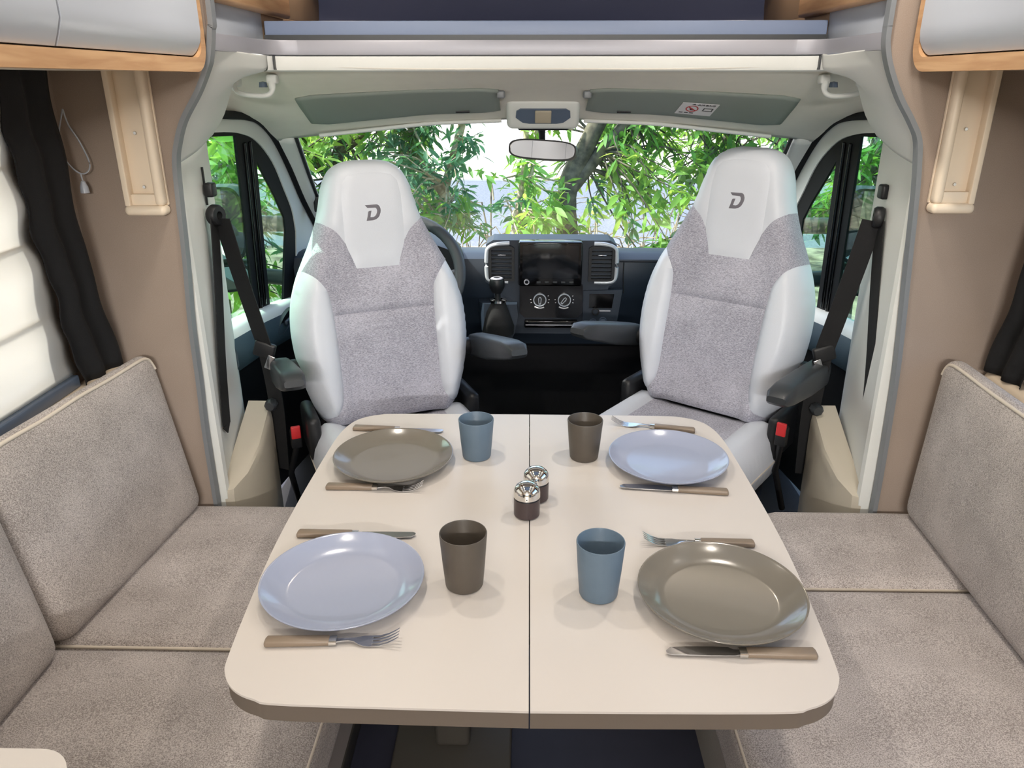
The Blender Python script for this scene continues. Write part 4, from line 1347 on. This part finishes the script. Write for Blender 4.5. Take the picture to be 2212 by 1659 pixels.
# ------------------------------------------------------------------ dashboard
DB = thing('dashboard', 'dark blue black dashboard below the windscreen', 'dashboard', (.045, 2.75, .6))
def L(o): return local(o, DB)
def dprof(x):
    s = abs(x - .045) / .88
    b = -.03 * s ** 3
    return [(x, 3.22, .78), (x, 2.98, .846), (x, 2.84, .864), (x, 2.775, .866), (x, 2.738, .852), (x, 2.728, .82), (x, 2.732, .72), (x, 2.75, .70), (x, 2.78, .60), (x, 2.83, .50), (x, 2.95, .45), (x, 3.05, .45), (x, 3.22, .6)]
L(loft('dash_body', [dprof(x) for x in np.linspace(-.855, .945, 19)], 'dash_blue', DB, 40))
L(tube('glovebox_seam', smooth_path([(.345, 2.727, .845), (.345, 2.7255, .80), (.35, 2.728, .73)], 4), .0022, 'plastic_black', DB, 6))
L(tube('dash_seam', [(x, 2.7345, .846) for x in (.33, .5, .7, .9)], .0025, 'plastic_black', DB, 6))
# instrument hood behind the wheel
hood = []
for y, k in ((2.66, 1.0), (2.69, 1.04), (2.76, 1.05), (2.88, .95)):
    hood.append([(-.43 + .185 * k * math.cos(a), y, .86 + .070 * k * math.sin(a)) for a in [PI * q / 14 for q in range(15)]] + [(-.43 - .18 * k, y, .80), (-.43 + .18 * k, y, .80)])
L(loft('instrument_hood', hood, 'plastic_black', DB, 40))
_L0 = L
def L(o):
    o.data.transform(Matrix.Translation((0, 0, .018))); return _L0(o)
# centre stack (positions measured on a plane at y = 2.70)
Y0 = 2.70
cs = [(-.150, .895), (-.155, .76), (-.125, .742), (-.115, .60), (-.09, .565), (.26, .565), (.285, .60), (.29, .742), (.318, .76), (.313, .895), (.29, .91), (-.125, .91)]
mpd = lambda a, b, t_: (a, Y0 + t_, b)
L(prism('centre_stack', [(p[0], p[1]) for p in cs], [], mpd, .0, .12, 'dash_blue', DB, 30))
for s in (-1, 1):
    cx_ = .083
    # silver surround, C shaped
    X = lambda d: cx_ + s * d
    pth = smooth_path([(X(.155), 2.692, .762), (X(.20), 2.690, .762), (X(.222), 2.690, .768), (X(.231), 2.690, .79), (X(.231), 2.690, .86), (X(.222), 2.690, .886), (X(.19), 2.690, .898), (X(.15), 2.692, .900)], 5)
    L(tube('silver_surround', pth, .0075, 'silver_paint', DB, 8))
    v = thing('air_vent', None, None, (X(.178), 2.69, .828)); v.parent = DB; v.location = Vector((X(.178), 2.69, .846)) - DB.location
    prism('vent_frame', [(-.046, -.062), (.046, -.062), (.046, .056), (.034, .064), (-.034, .064), (-.046, .056)], [[(-.036, -.053), (.036, -.053), (.036, .050), (.028, .055), (-.028, .055), (-.036, .050)]], lambda a, b, t_: (a, t_, b), -.006, .02, 'plastic_black', v)
    span('vent_back', (-.036, .012, -.053), (.036, .018, .055), 'gloss_black', v, 0)
    for k in range(7):
        span('slat', (-.036, -.004, -.045 + k * .0145), (.036, .012, -.0415 + k * .0145), 'plastic_black', v, .001)
    span('slider', (-.014, -.009, .030), (.016, -.003, .0345), 'steel', v, .001)
# head unit
hu = thing('head_unit', None, None, (0, 0, 0)); hu.parent = DB
def LH(o): return L(o)
LH(span('unit_body', (-.034, 2.655, .757), (.190, 2.71, .912), 'gloss_black', hu, .005))
LH(span('screen', (-.020, 2.6535, .783), (.176, 2.656, .902), 'screen_black', hu, .001))
rg = LH(lathe('volume_knob', [(.0065, 0), (.0095, 0), (.0095, .006), (.0065, .006), (.0065, 0)], 'strip_silver', hu, 24, (-.005, 2.655, .771), axis='Y'))
for k in range(5):
    LH(span('unit_key', (.030 + k * .029, 2.6535, .767), (.045 + k * .029, 2.656, .773), 'plastic_dark', hu, .001))
# climate panel with two dials
cp = thing('climate_panel', None, None, (0, 0, 0)); cp.parent = DB
LH(prism('panel', [(-.030, .752), (-.030, .652), (-.012, .634), (.180, .634), (.196, .652), (.196, .752)], [], mpd, -.028, .01, 'gloss_black', cp, 30))
for x_, an in ((.043, 90), (.131, 52)):
    LH(lathe('dial_ring', [(.0205, 0), (.0235, 0), (.0235, .010), (.0205, .010), (.0205, 0)], 'white_door', cp, 36, (x_, 2.672, .702), axis='Y'))
    LH(lathe('dial_face', [(0, 0.004), (.0205, .004), (.0205, 0), (0, 0)], 'plastic_black', cp, 36, (x_, 2.672, .702), axis='Y'))
    pr = [(-.004, -.017), (.004, -.017), (.006, .004), (.003, .010), (-.003, .010), (-.006, .004)]
    hole = [(a * .55, b * .8) for a, b in pr]
    po = prism('pointer', pr, [hole], lambda a, b, t_: (a, -t_, b), .004, .007, 'white_door', cp)
    po.data.transform(Matrix.Translation((x_, 2.672, .702)) @ Matrix.Rotation(R(90 - an), 4, 'Y')); LH(po)
    arc = [(x_ + .032 * math.cos(a), 2.671, .702 + .032 * math.sin(a)) for a in [R(q) for q in range(235, 306, 8)]]
    LH(tube('dial_scale', arc, .0028, 'sticker', cp, 6))
    for q in (200, 180, 340, 0, 25):
        LH(box('dial_tick', (.004, .001, .002), (x_ + .033 * math.cos(R(q)), 2.6715, .702 + .033 * math.sin(R(q))), 'sticker', cp, 0, rot=ry3(R(-q))))
# slim drawer below, tray with sockets
L(span('slot_drawer', (-.012, 2.680, .592), (.182, 2.71, .620), 'gloss_black', DB, .004))
L(span('drawer_trim', (-.008, 2.677, .602), (.178, 2.681, .606), 'strip_silver', DB, .001))
L(prism('side_tray', [(.20, .73), (.34, .735), (.325, .60), (.30, .575), (.20, .575)], [[(.222, .72), (.312, .72), (.305, .665), (.222, .665)]], mpd, -.012, .02, 'dash_blue', DB, 30))
L(span('tray_recess', (.221, 2.693, .664), (.313, 2.6995, .721), 'gloss_black', DB, 0))
L(span('usb_strip', (.255, 2.683, .654), (.300, 2.688, .660), 'strip_silver', DB, .001))
for x_, z_ in ((.238, .612), (.274, .618)):
    L(lathe('socket', [(0, 0), (.010, 0), (.014, .004), (.015, .0), (.015, -.006)], 'lens_grey', DB, 20, (x_, 2.686, z_), axis='Y'))
L(lathe('mug_ring', [(.010, 0), (.014, 0), (.014, .004), (.010, .004), (.010, 0)], 'plastic_black', DB, 20, (.246, 2.683, .655), axis='Y'))
# gear lever on the left of the stack
gl_ = thing('gear_lever', 'gear lever with round silver-topped knob and dark boot beside the climate panel', 'lever', (-.10, 2.62, .60))
def LG(o): return local(o, gl_)
LG(loft('console', [[(x * k - .11, 2.74 - (1 - k) * .02 - dy, z) for x, dy in ((-.075, 0), (-.07, .05), (-.05, .075), (.04, .085), (.075, .08), (.075, 0))] for k, z in ((.62, .56), (.85, .60), (1.0, .66), (.95, .705))], 'dash_blue', gl_, 40))
rb = []
for z, r_ in ((.610, .058), (.64, .054), (.668, .047), (.690, .040), (.708, .032), (.722, .027), (.732, .026)):
    rb.append([(-.105 + r_ * (1 + .05 * math.sin(5 * a + z * 80)) * math.cos(a), 2.62 - (z - .6) * .12 + r_ * .8 * math.sin(a), z) for a in [2 * PI * q / 24 for q in range(24)]])
LG(loft('boot', rb, 'belt_black', gl_, 70))
LG(lathe('collar', [(.016, 0), (.030, .002), (.030, .010), (.016, .012)], 'chrome', gl_, 24, (-.105, 2.606, .728)))
LG(tube('shaft', [(-.105, 2.606, .72), (-.107, 2.60, .79)], .010, 'plastic_black', gl_, 12))
kn_c = (-.108, 2.595, .797)
LG(lathe('knob', [(0, -.036), (.016, -.032), (.026, -.012), (.0275, .003), (.024, .017), (.014, .0220), (0, .0225)], 'plastic_black', gl_, 28, kn_c))
kc = LG(lathe('knob_badge', [(.011, .0), (.019, -.002), (.022, .0005), (.020, .0025), (.012, .0035), (.011, .0)], 'strip_silver', gl_, 28, (kn_c[0], kn_c[1] - .004, kn_c[2] + .0195)))
# steering wheel
sw = thing('steering_wheel', 'black steering wheel half hidden behind the driver seat', 'steering wheel', (-.420, 2.45, .862))
Mw = Matrix.Rotation(R(55), 4, 'X')
ringp = [(.198 * math.cos(2 * PI * k / 48), .198 * math.sin(2 * PI * k / 48), 0) for k in range(48)]
tube('rim', ringp, .019, 'wheel_grip', sw, 12, closed=True).data.transform(Mw)
softbox('hub', (.16, .13, .05), 'plastic_black', sw, r=.022, n=(4, 4, 2), center=(0, 0, -.02)).data.transform(Mw)
for a in (0, 180, 270):
    tube('spoke', [(.05 * math.cos(R(a)), .05 * math.sin(R(a)), -.02), (.19 * math.cos(R(a)), .19 * math.sin(R(a)), 0)], .016, 'plastic_dark', sw, 8, ry=.008).data.transform(Mw)
tube('column', [(0, 0, -.03), (0, 0, -.24)], .045, 'plastic_black', sw, 16).data.transform(Mw)
tube('indicator_stalk', [(.03, .0, -.07), (.15, .03, -.06), (.20, .04, -.05)], .007, 'plastic_dark', sw, 8).data.transform(Mw)
# console on the cab floor
fcn = thing('floor_console', 'low black storage tray on the cab floor below the dashboard', 'tray', (.06, 2.55, 0))
for nm, lo, hi in (('tray_base', (-.17, -.22, 0), (.19, .16, .20)), ('rim', (-.19, -.24, .20), (-.15, .18, .25)), ('rim', (.17, -.24, .20), (.21, .18, .25)), ('rim', (-.19, .15, .20), (.21, .18, .25)), ('rim', (-.19, -.24, .20), (.21, -.21, .245))):
    span(nm, lo, hi, 'plastic_black', fcn, .01)
for x_ in (-.07, .09):
    lathe('cup_well', [(.030, .002), (.036, .002), (.038, .0), (.034, -.02), (0, -.02)], 'plastic_dark', fcn, 24, (x_, -.02, .222))

# wiper outside at the foot of the windscreen
wp = thing('wiper', 'black windscreen wiper resting at the foot of the windscreen', 'wiper', (.50, 3.33, .738))
tube('wiper_arm', [(-.15, -.10, .02), (.1, -.02, .03), (.35, .0, .03)], .008, 'plastic_black', wp, 6)
tube('wiper_blade', [(-.05, -.08, .035), (.2, -.03, .045), (.48, -.02, .04)], .006, 'plastic_black', wp, 6)
# ------------------------------------------------------------------ door mirrors outside
for m, lb in ((-1, 'black exterior mirror seen through the driver door window'), (1, 'black exterior mirror seen through the passenger door window')):
    g = (lambda p: p) if m < 0 else mir
    t = thing('door_mirror', lb, 'mirror', g((-1.10, 2.78, .95)), group='exterior mirrors')
    def LM(o): return local(o, t)
    for zc, hh, nm in ((.97, .135, 'main_glass'), (.775, .052, 'wide_angle_glass')):
        oo = []
        for k in range(32):
            a = 2 * PI * k / 32
            ca, sa = math.cos(a), math.sin(a)
            oo.append((.085 * math.copysign(abs(ca) ** .5, ca), hh * math.copysign(abs(sa) ** .5, sa)))
        ii = [(a * .90, b * (1 - .009 / hh)) for a, b in oo]
        mp_ = lambda a, b, t_: g((-1.115 + a, 2.74 + t_ + a * .45, zc + b))
        LM(prism('frame', oo, [ii], mp_, -.008, .03, 'plastic_black', t))
        LM(prism('housing', oo, [], mp_, .028, .085, 'plastic_black', t))
        LM(prism(nm, ii, [], mp_, .0, .026, 'mirror_glass', t))
    for z0, z1 in ((.965, .945), (.775, .73)):
        LM(tube('arm', [g((-1.05, 2.80, z0)), g((-.97, 2.86, (z0 + z1) / 2)), g((-.90, 2.92, z1))], .030, 'plastic_dark', t, 12))

# ------------------------------------------------------------------ ceiling spot lamps of the living area
def spot(label, x, y, e):
    t = thing('ceiling_spot', label, 'lamp', (x, y, CEIL), group='ceiling spots')
    lathe('ring', [(.040, 0), (.040, -.006), (.034, -.009), (.030, -.006), (.030, 0)], 'chrome', t, 28)
    lathe('diffuser', [(0, -.004), (.029, -.004), (.029, 0), (0, 0)], 'led_warm', t, 28)
    d = bpy.data.lights.new('spot_light', 'AREA')
    d.shape = 'DISK'; d.size = .055; d.energy = e; d.color = (1.0, .91, .80); d.spread = R(150)
    o = bpy.data.objects.new('spot_light', d); COL.objects.link(o); o.parent = t; o.location = (0, 0, -.012)
for lb, x, y, e in (('ceiling spot beside the hatch corner nearest the curtain and the cab', -.40, 1.52, 1.9), ('ceiling spot beside the hatch corner nearest the cab, opposite the curtain', .50, 1.52, 1.9),
                    ('ceiling spot beside the middle of the hatch on the curtain side', -.40, 1.0, .9), ('ceiling spot beside the middle of the hatch opposite the curtain', .50, 1.0, .9),
                    ('ceiling spot beside the rear hatch corner on the curtain side', -.40, .40, .6), ('ceiling spot beside the rear hatch corner opposite the curtain', .50, .40, .6),
                    ('ceiling spot over the aisle behind the hatch', .05, -.55, 3), ('rear ceiling spot by the back wall', .05, -1.5, 5)):
    spot(lb, x, y, e)

# added unseen fill light on the back wall, brightening the cabin towards the cab
fill_bar = thing('added_fill_bar', 'added fill light bar on the back wall, unseen behind the viewer', 'lamp', (.05, YB, 1.86))
span('fill_body', (-.60, .001, -.05), (.60, .03, .05), 'white_door', fill_bar, .006)
span('diffuser', (-.58, .028, -.04), (.58, .034, .04), 'fill_glow', fill_bar, .002)
d = bpy.data.lights.new('fill_light', 'AREA')
d.shape = 'RECTANGLE'; d.size = 1.14; d.size_y = .07; d.energy = 36; d.color = (1.0, .965, .92)
o = bpy.data.objects.new('fill_light', d); COL.objects.link(o); o.parent = fill_bar; o.location = (0, .04, 0); o.rotation_euler = (R(90), 0, 0)
# ------------------------------------------------------------------ outside: ground, road, trees
GZ = -.62
def ground_mat(name, c1, c2, sc, rough=.9):
    m, nt, p = base_mat(name)
    tc = nt.nodes.new('ShaderNodeTexCoord')
    nz = nt.nodes.new('ShaderNodeTexNoise'); nz.inputs['Scale'].default_value = sc; nz.inputs['Detail'].default_value = 8
    cr = nt.nodes.new('ShaderNodeValToRGB')
    cr.color_ramp.elements[0].position = .35; cr.color_ramp.elements[0].color = c1
    cr.color_ramp.elements[1].position = .68; cr.color_ramp.elements[1].color = c2
    nt.links.new(tc.outputs['Object'], nz.inputs['Vector']); nt.links.new(nz.outputs['Fac'], cr.inputs[0]); nt.links.new(cr.outputs[0], p.inputs['Base Color'])
    p.inputs['Roughness'].default_value = rough
    return m
ground_mat('litter', rgb(88, 78, 62), rgb(176, 164, 140), 5)
ground_mat('asphalt', rgb(92, 99, 110), rgb(120, 127, 138), 30)
ground_mat('pale_gravel', rgb(226, 218, 206), rgb(244, 240, 232), 3)
S(span('ground', (-60, -60, GZ - .2), (60, 10.2, GZ), 'litter', bev=0))
S(span('ground_road', (-60, 10.2, GZ - .2), (60, 17.5, GZ - .02), 'asphalt', bev=0))
S(span('ground_beyond', (-60, 17.5, GZ - .2), (60, 120, GZ + .02), 'pale_gravel', bev=0))

translucent('leaf_mid', rgb(82, 140, 62), rgb(158, 208, 78), .5, .45, .35, 9)
translucent('leaf_light', rgb(122, 178, 80), rgb(196, 232, 104), .5, .5, .3, 9)
translucent('leaf_blue', rgb(64, 116, 84), rgb(120, 180, 110), .45, .4, .3, 9)
ground_mat('bark_pale', rgb(150, 136, 112), rgb(214, 204, 180), 22)
ground_mat('bark_dark', rgb(62, 60, 50), rgb(116, 112, 94), 18)
ground_mat('straw', rgb(84, 78, 62), rgb(168, 158, 130), 12)

def leaf_mesh(name, ln, wd, mat):
    vs_, fs = [], []
    st_ = [(0, .12), (.15, .55), (.4, 1), (.65, .85), (.87, .4), (1, .03)]
    for x, w in st_:
        z = -.18 * x * x * ln
        for s in (-1, 0, 1):
            vs_.append((x * ln, s * w * wd / 2, z + (.12 * wd * w if s else 0)))
    for i in range(len(st_) - 1):
        for j in range(2):
            fs.append((i * 3 + j, i * 3 + j + 1, (i + 1) * 3 + j + 1, (i + 1) * 3 + j))
    me = bpy.data.meshes.new(name)
    me.from_pydata(vs_, [], fs)
    me.materials.append(MATS[mat])
    me.shade_smooth()
    return me
LEAF = {k: leaf_mesh('leaf', ln, wd, k) for k, ln, wd in (('leaf_mid', .115, .030), ('leaf_light', .125, .038), ('leaf_blue', .105, .027))}

def tree(name, label, cat, trunks, clumps, seed, bark, group, n_parts=40, twig=True):
    """trunks: list of (points, r0, r1); clumps: (centre, radius, count, leaf material)"""
    rn = random.Random(seed)
    base = trunks[0][0][0]
    t = thing(name, label, cat, base, 0, group)
    B = Vector(base)
    for pts, r0, r1 in trunks:
        P = smooth_path(pts, 6)
        k = len(P)
        tube('trunk', [p - B for p in P], r0, bark, t, 9, scales=[1 + (r1 / r0 - 1) * i / (k - 1) for i in range(k)])
    allp = [Vector(p) for pts, _, _ in trunks for p in smooth_path(pts, 6)]
    tv, tf = [], []
    leaves = []
    for c, rad, cnt, mat in clumps:
        c = Vector(c)
        near = min(allp, key=lambda p: (p - c).length)
        heads = []
        for k in range(max(3, cnt // 14)):
            h = c + Vector((rn.gauss(0, .5), rn.gauss(0, .5), rn.gauss(0, .45))) * rad
            mid = near.lerp(h, .5) + Vector((rn.uniform(-.1, .1), rn.uniform(-.1, .1), rn.uniform(-.05, .12)))
            v, f_ = sweep(smooth_path([near, mid, h], 3), circ(.006, 5), scales=[1.5 - 1.1 * i / 6 for i in range(7)])
            o_ = len(tv); tv += [p - B for p in v]; tf += [tuple(i + o_ for i in q) for q in f_]
            heads.append((h, (h - mid).normalized()))
        for k in range(cnt):
            h, d = heads[k % len(heads)]
            p = h - d * rn.uniform(0, .28) + Vector((rn.gauss(0, .02), rn.gauss(0, .02), rn.gauss(0, .02)))
            az = rn.uniform(0, 2 * PI)
            dirv = (d * rn.uniform(.1, .9) + Vector((math.cos(az), math.sin(az), rn.uniform(-.9, .35)))).normalized()
            q = dirv.to_track_quat('X', 'Z') @ Matrix.Rotation(rn.uniform(-.9, .9), 3, 'X').to_quaternion()
            leaves.append((p - B, q, rn.uniform(.7, 1.25), mat))
    if tv:
        mesh('twigs', tv, tf, bark, t, 60)['kind'] = 'stuff'
    camv = Vector(cam.location)
    leaves.sort(key=lambda l: (l[0] + B - camv).length)
    for p, q, s, mat in leaves[:n_parts]:
        o = bpy.data.objects.new('leaf', LEAF[mat]); COL.objects.link(o); o.parent = t
        o.location = p; o.rotation_mode = 'QUATERNION'; o.rotation_quaternion = q; o.scale = (s, s, s)
    for mat in LEAF:
        V, Fc = [], []
        me = LEAF[mat]
        lv = [v.co.copy() for v in me.vertices]; lf = [tuple(p.vertices) for p in me.polygons]
        for p, q, s, m_ in leaves[n_parts:]:
            if m_ != mat: continue
            o_ = len(V)
            V += [p + q @ (v * s) for v in lv]
            Fc += [tuple(i + o_ for i in f_) for f_ in lf]
        if V:
            mesh('foliage', V, Fc, mat, t, 80, fix=False)['kind'] = 'stuff'
    return t

def C_(x, y, z, r, n, m): return ((x, y, z), r * 1.15, int(n * 2.2), m)
G_ = 'shrub trees in front of the windscreen'
# thick dark double trunk in the middle
tree('shrub_tree', 'leafy tree with a thick dark forked trunk right of the rear-view mirror', 'tree',
     [([(.30, 5.4, GZ), (.28, 5.4, .3), (.27, 5.45, .75), (.40, 5.5, 1.05), (.60, 5.5, 1.5), (.8, 5.5, 2.2)], .085, .05), ([(.27, 5.45, .72), (.50, 5.5, 1.0), (.78, 5.55, 1.35), (1.0, 5.6, 2.0)], .05, .03)],
     [C_(.35, 5.1, .40, .20, 34, 'leaf_light'), C_(.13, 5.2, .66, .20, 34, 'leaf_light'), C_(.85, 5.7, 1.0, .36, 140, 'leaf_mid'), C_(1.05, 5.7, 1.25, .36, 160, 'leaf_mid'), C_(.62, 5.8, .80, .22, 50, 'leaf_light'),
      C_(.15, 5.8, 1.25, .18, 34, 'leaf_mid'), C_(.62, 5.8, 1.2, .2, 50, 'leaf_light'), C_(.9, 5.3, .72, .3, 90, 'leaf_light'), C_(.78, 5.9, .50, .24, 50, 'leaf_blue'), C_(.5, 5.9, 1.0, .2, 40, 'leaf_mid'), C_(.3, 5.5, 1.8, .5, 120, 'leaf_mid')], 3, 'bark_dark', G_)
# pale leaning trunk on the left
tree('shrub_tree', 'tree with a pale leaning trunk between the driver seat and the mirror', 'tree',
     [([(-.72, 5.6, GZ), (-.66, 5.6, .3), (-.60, 5.6, .72), (-.52, 5.6, 1.0), (-.44, 5.6, 1.30), (-.36, 5.6, 1.9)], .036, .026), ([(-.60, 5.6, .70), (-.78, 5.7, .92), (-.86, 5.75, 1.25), (-.95, 5.8, 1.7)], .045, .03)],
     [C_(-.80, 5.4, 1.22, .28, 110, 'leaf_blue'), C_(-.45, 5.9, .50, .28, 50, 'leaf_blue'), C_(-.92, 5.9, .55, .3, 80, 'leaf_mid'), C_(-.38, 5.7, 1.30, .16, 30, 'leaf_blue'), C_(-1.0, 5.5, .9, .28, 90, 'leaf_blue'), C_(-.62, 5.8, .62, .25, 60, 'leaf_blue'), C_(-.55, 5.4, 1.28, .2, 50, 'leaf_blue'), C_(-.75, 5.3, .80, .28, 90, 'leaf_blue'), C_(-.50, 5.5, .95, .22, 40, 'leaf_blue'), C_(-.9, 5.6, 1.05, .25, 70, 'leaf_mid'), C_(-.6, 5.3, .55, .2, 40, 'leaf_mid')], 8, 'bark_pale', G_)
# pale twin stems in the centre
tree('shrub_tree', 'young tree with two pale stems behind the dashboard screen', 'tree',
     [([(-.10, 5.3, GZ), (-.10, 5.3, .3), (-.06, 5.3, .70), (-.02, 5.35, 1.05), (-.05, 5.4, 1.6)], .034, .016), ([(-.06, 5.35, GZ), (-.05, 5.35, .35), (.01, 5.35, .80), (.06, 5.4, 1.2)], .022, .012)],
     [C_(.05, 5.2, .85, .2, 45, 'leaf_mid'), C_(.10, 5.1, .62, .2, 45, 'leaf_light'), C_(.0, 5.4, 1.15, .2, 35, 'leaf_light'), C_(-.25, 5.5, .55, .2, 26, 'leaf_blue')], 12, 'bark_pale', G_)
# dense tree behind the passenger seat
tree('shrub_tree', 'dense leafy tree behind the passenger seat headrest', 'tree',
     [([(1.55, 6.0, GZ), (1.50, 6.0, .3), (1.45, 6.0, .9), (1.62, 6.0, 1.5), (1.7, 6.0, 2.2)], .05, .03), ([(1.46, 6.0, .8), (1.25, 5.9, 1.2), (1.15, 5.9, 1.8)], .03, .02), ([(1.9, 6.2, GZ), (1.95, 6.2, .8), (1.8, 6.2, 1.8)], .05, .03)],
     [C_(1.35, 5.6, 1.15, .40, 190, 'leaf_mid'), C_(1.15, 5.6, .70, .35, 130, 'leaf_mid'), C_(1.1, 5.4, .36, .30, 110, 'leaf_blue'), C_(1.7, 5.8, 1.25, .45, 190, 'leaf_blue'), C_(1.65, 5.6, .8, .4, 150, 'leaf_mid'), C_(2.1, 6.0, 1.3, .4, 150, 'leaf_blue'), C_(1.4, 5.9, 1.9, .6, 140, 'leaf_mid'), C_(.85, 5.2, .28, .2, 50, 'leaf_mid')], 21, 'bark_dark', G_)
# left tree behind the driver seat
tree('shrub_tree', 'leafy tree behind the driver seat headrest', 'tree',
     [([(-1.50, 5.8, GZ), (-1.46, 5.8, .4), (-1.40, 5.8, .95), (-1.22, 5.8, 1.3), (-1.1, 5.8, 2.0)], .055, .035), ([(-1.44, 5.8, .7), (-1.62, 5.8, 1.05), (-1.7, 5.8, 1.8)], .03, .02), ([(-1.4, 5.8, .95), (-1.05, 5.7, 1.22), (-.8, 5.7, 1.7)], .035, .02)],
     [C_(-1.6, 5.5, 1.1, .35, 130, 'leaf_light'), C_(-1.75, 5.5, .85, .3, 90, 'leaf_mid'), C_(-1.4, 5.3, 1.25, .30, 90, 'leaf_light'), C_(-1.15, 5.5, 1.3, .25, 60, 'leaf_mid'), C_(-1.55, 5.4, .75, .3, 80, 'leaf_blue'), C_(-1.2, 5.6, .8, .3, 50, 'leaf_blue'), C_(-1.3, 5.6, 1.9, .6, 130, 'leaf_mid')], 33, 'bark_dark', G_)
# finer shrubs further out at the roadside
tree('roadside_shrub', 'fine-leaved roadside shrub far behind the driver seat headrest', 'shrub',
     [([(-2.2, 8.6, GZ), (-2.2, 8.6, .4), (-2.1, 8.6, 1.3)], .04, .02), ([(-1.5, 8.9, GZ), (-1.4, 8.9, 1.2)], .035, .015)],
     [C_(-2.3, 8.5, .9, .6, 170, 'leaf_light'), C_(-1.6, 8.7, 1.0, .5, 150, 'leaf_mid'), C_(-2.0, 8.4, .3, .6, 150, 'leaf_mid'), C_(-1.3, 8.8, .45, .4, 90, 'leaf_light'), C_(-1.0, 8.9, .05, .35, 60, 'leaf_blue')], 66, 'bark_dark', 'shrubs at the roadside', 20)
tree('roadside_shrub', 'fine-leaved roadside shrub far behind the passenger seat headrest', 'shrub',
     [([(2.0, 8.6, GZ), (2.0, 8.6, .4), (2.1, 8.6, 1.3)], .04, .02), ([(2.8, 8.9, GZ), (2.8, 8.9, 1.2)], .035, .015)],
     [C_(2.0, 8.5, 1.0, .6, 170, 'leaf_light'), C_(2.8, 8.7, .9, .6, 170, 'leaf_mid'), C_(1.9, 8.6, .2, .5, 120, 'leaf_mid'), C_(2.7, 8.6, .2, .5, 100, 'leaf_blue'), C_(1.45, 8.8, .9, .4, 90, 'leaf_light')], 77, 'bark_dark', 'shrubs at the roadside', 20)
tree('roadside_shrub', 'small sparse roadside shrub behind the two pale stems', 'shrub',
     [([(.1, 8.9, GZ), (.05, 8.9, .0), (.0, 8.9, .5)], .03, .012)],
     [C_(0, 8.8, .35, .35, 60, 'leaf_light'), C_(.25, 8.9, -.05, .35, 50, 'leaf_mid'), C_(-.35, 8.9, .0, .35, 50, 'leaf_blue')], 88, 'bark_pale', 'shrubs at the roadside', 10)
# shrubs beside the doors
tree('side_shrub', 'bright leafy shrub outside the driver door window', 'shrub',
     [([(-2.05, 4.9, GZ), (-2.0, 4.9, .3), (-2.0, 4.9, 1.4)], .03, .015), ([(-2.5, 5.4, GZ), (-2.45, 5.4, 1.2)], .03, .015)],
     [C_(-1.85, 4.5, 1.25, .45, 220, 'leaf_light'), C_(-1.5, 4.4, 1.2, .25, 80, 'leaf_light'), C_(-2.2, 4.9, .85, .4, 150, 'leaf_mid'), C_(-1.75, 4.8, .6, .3, 100, 'leaf_blue'), C_(-1.6, 4.6, .95, .3, 90, 'leaf_mid'), C_(-2.0, 4.7, .3, .35, 100, 'leaf_light'), C_(-1.55, 4.8, .3, .3, 60, 'leaf_mid')], 44, 'bark_dark', 'shrubs beside the doors')
tree('side_shrub', 'green leafy shrub outside the passenger door window', 'shrub',
     [([(2.15, 4.9, GZ), (2.1, 4.9, .3), (2.1, 4.9, 1.4)], .03, .015), ([(2.6, 5.4, GZ), (2.5, 5.4, 1.2)], .03, .015)],
     [C_(2.0, 4.6, 1.2, .45, 190, 'leaf_mid'), C_(2.3, 4.9, .85, .4, 150, 'leaf_light'), C_(1.85, 4.8, .6, .3, 80, 'leaf_blue'), C_(1.75, 4.6, .95, .3, 110, 'leaf_mid'), C_(2.2, 4.7, 1.6, .35, 100, 'leaf_mid')], 55, 'bark_dark', 'shrubs beside the doors')
# dry stalks and twigs on the ground before the windscreen
rn = random.Random(9)
tv, tf = [], []
for k in range(150):
    tall = k < 60
    x, y = (rn.uniform(-1.7, 1.9), rn.uniform(6.6, 8.8)) if tall else (rn.uniform(-2.4, 2.6), rn.uniform(8.0, 10.0))
    a = rn.uniform(0, 2 * PI)
    h = rn.uniform(.55, 1.0) if tall else rn.uniform(.15, .5)
    sp = rn.uniform(.2, .7)
    p0 = Vector((x, y, GZ)); p1 = p0 + Vector((math.cos(a) * sp * .5, math.sin(a) * sp * .3, h)); p2 = p1 + Vector((math.cos(a) * sp, math.sin(a) * sp * .5, rn.uniform(-.45, .2)))
    v, f_ = sweep(smooth_path([p0, p1, p2], 3), circ(rn.uniform(.003, .009), 4))
    o_ = len(tv); tv += v; tf += [tuple(i + o_ for i in q) for q in f_]
tw = mesh('dry_twigs', tv, tf, 'straw', None, 60, fix=False)
tag(tw, 'tangle of dry straw coloured twigs on the ground before the road', 'twigs', kind='stuff')
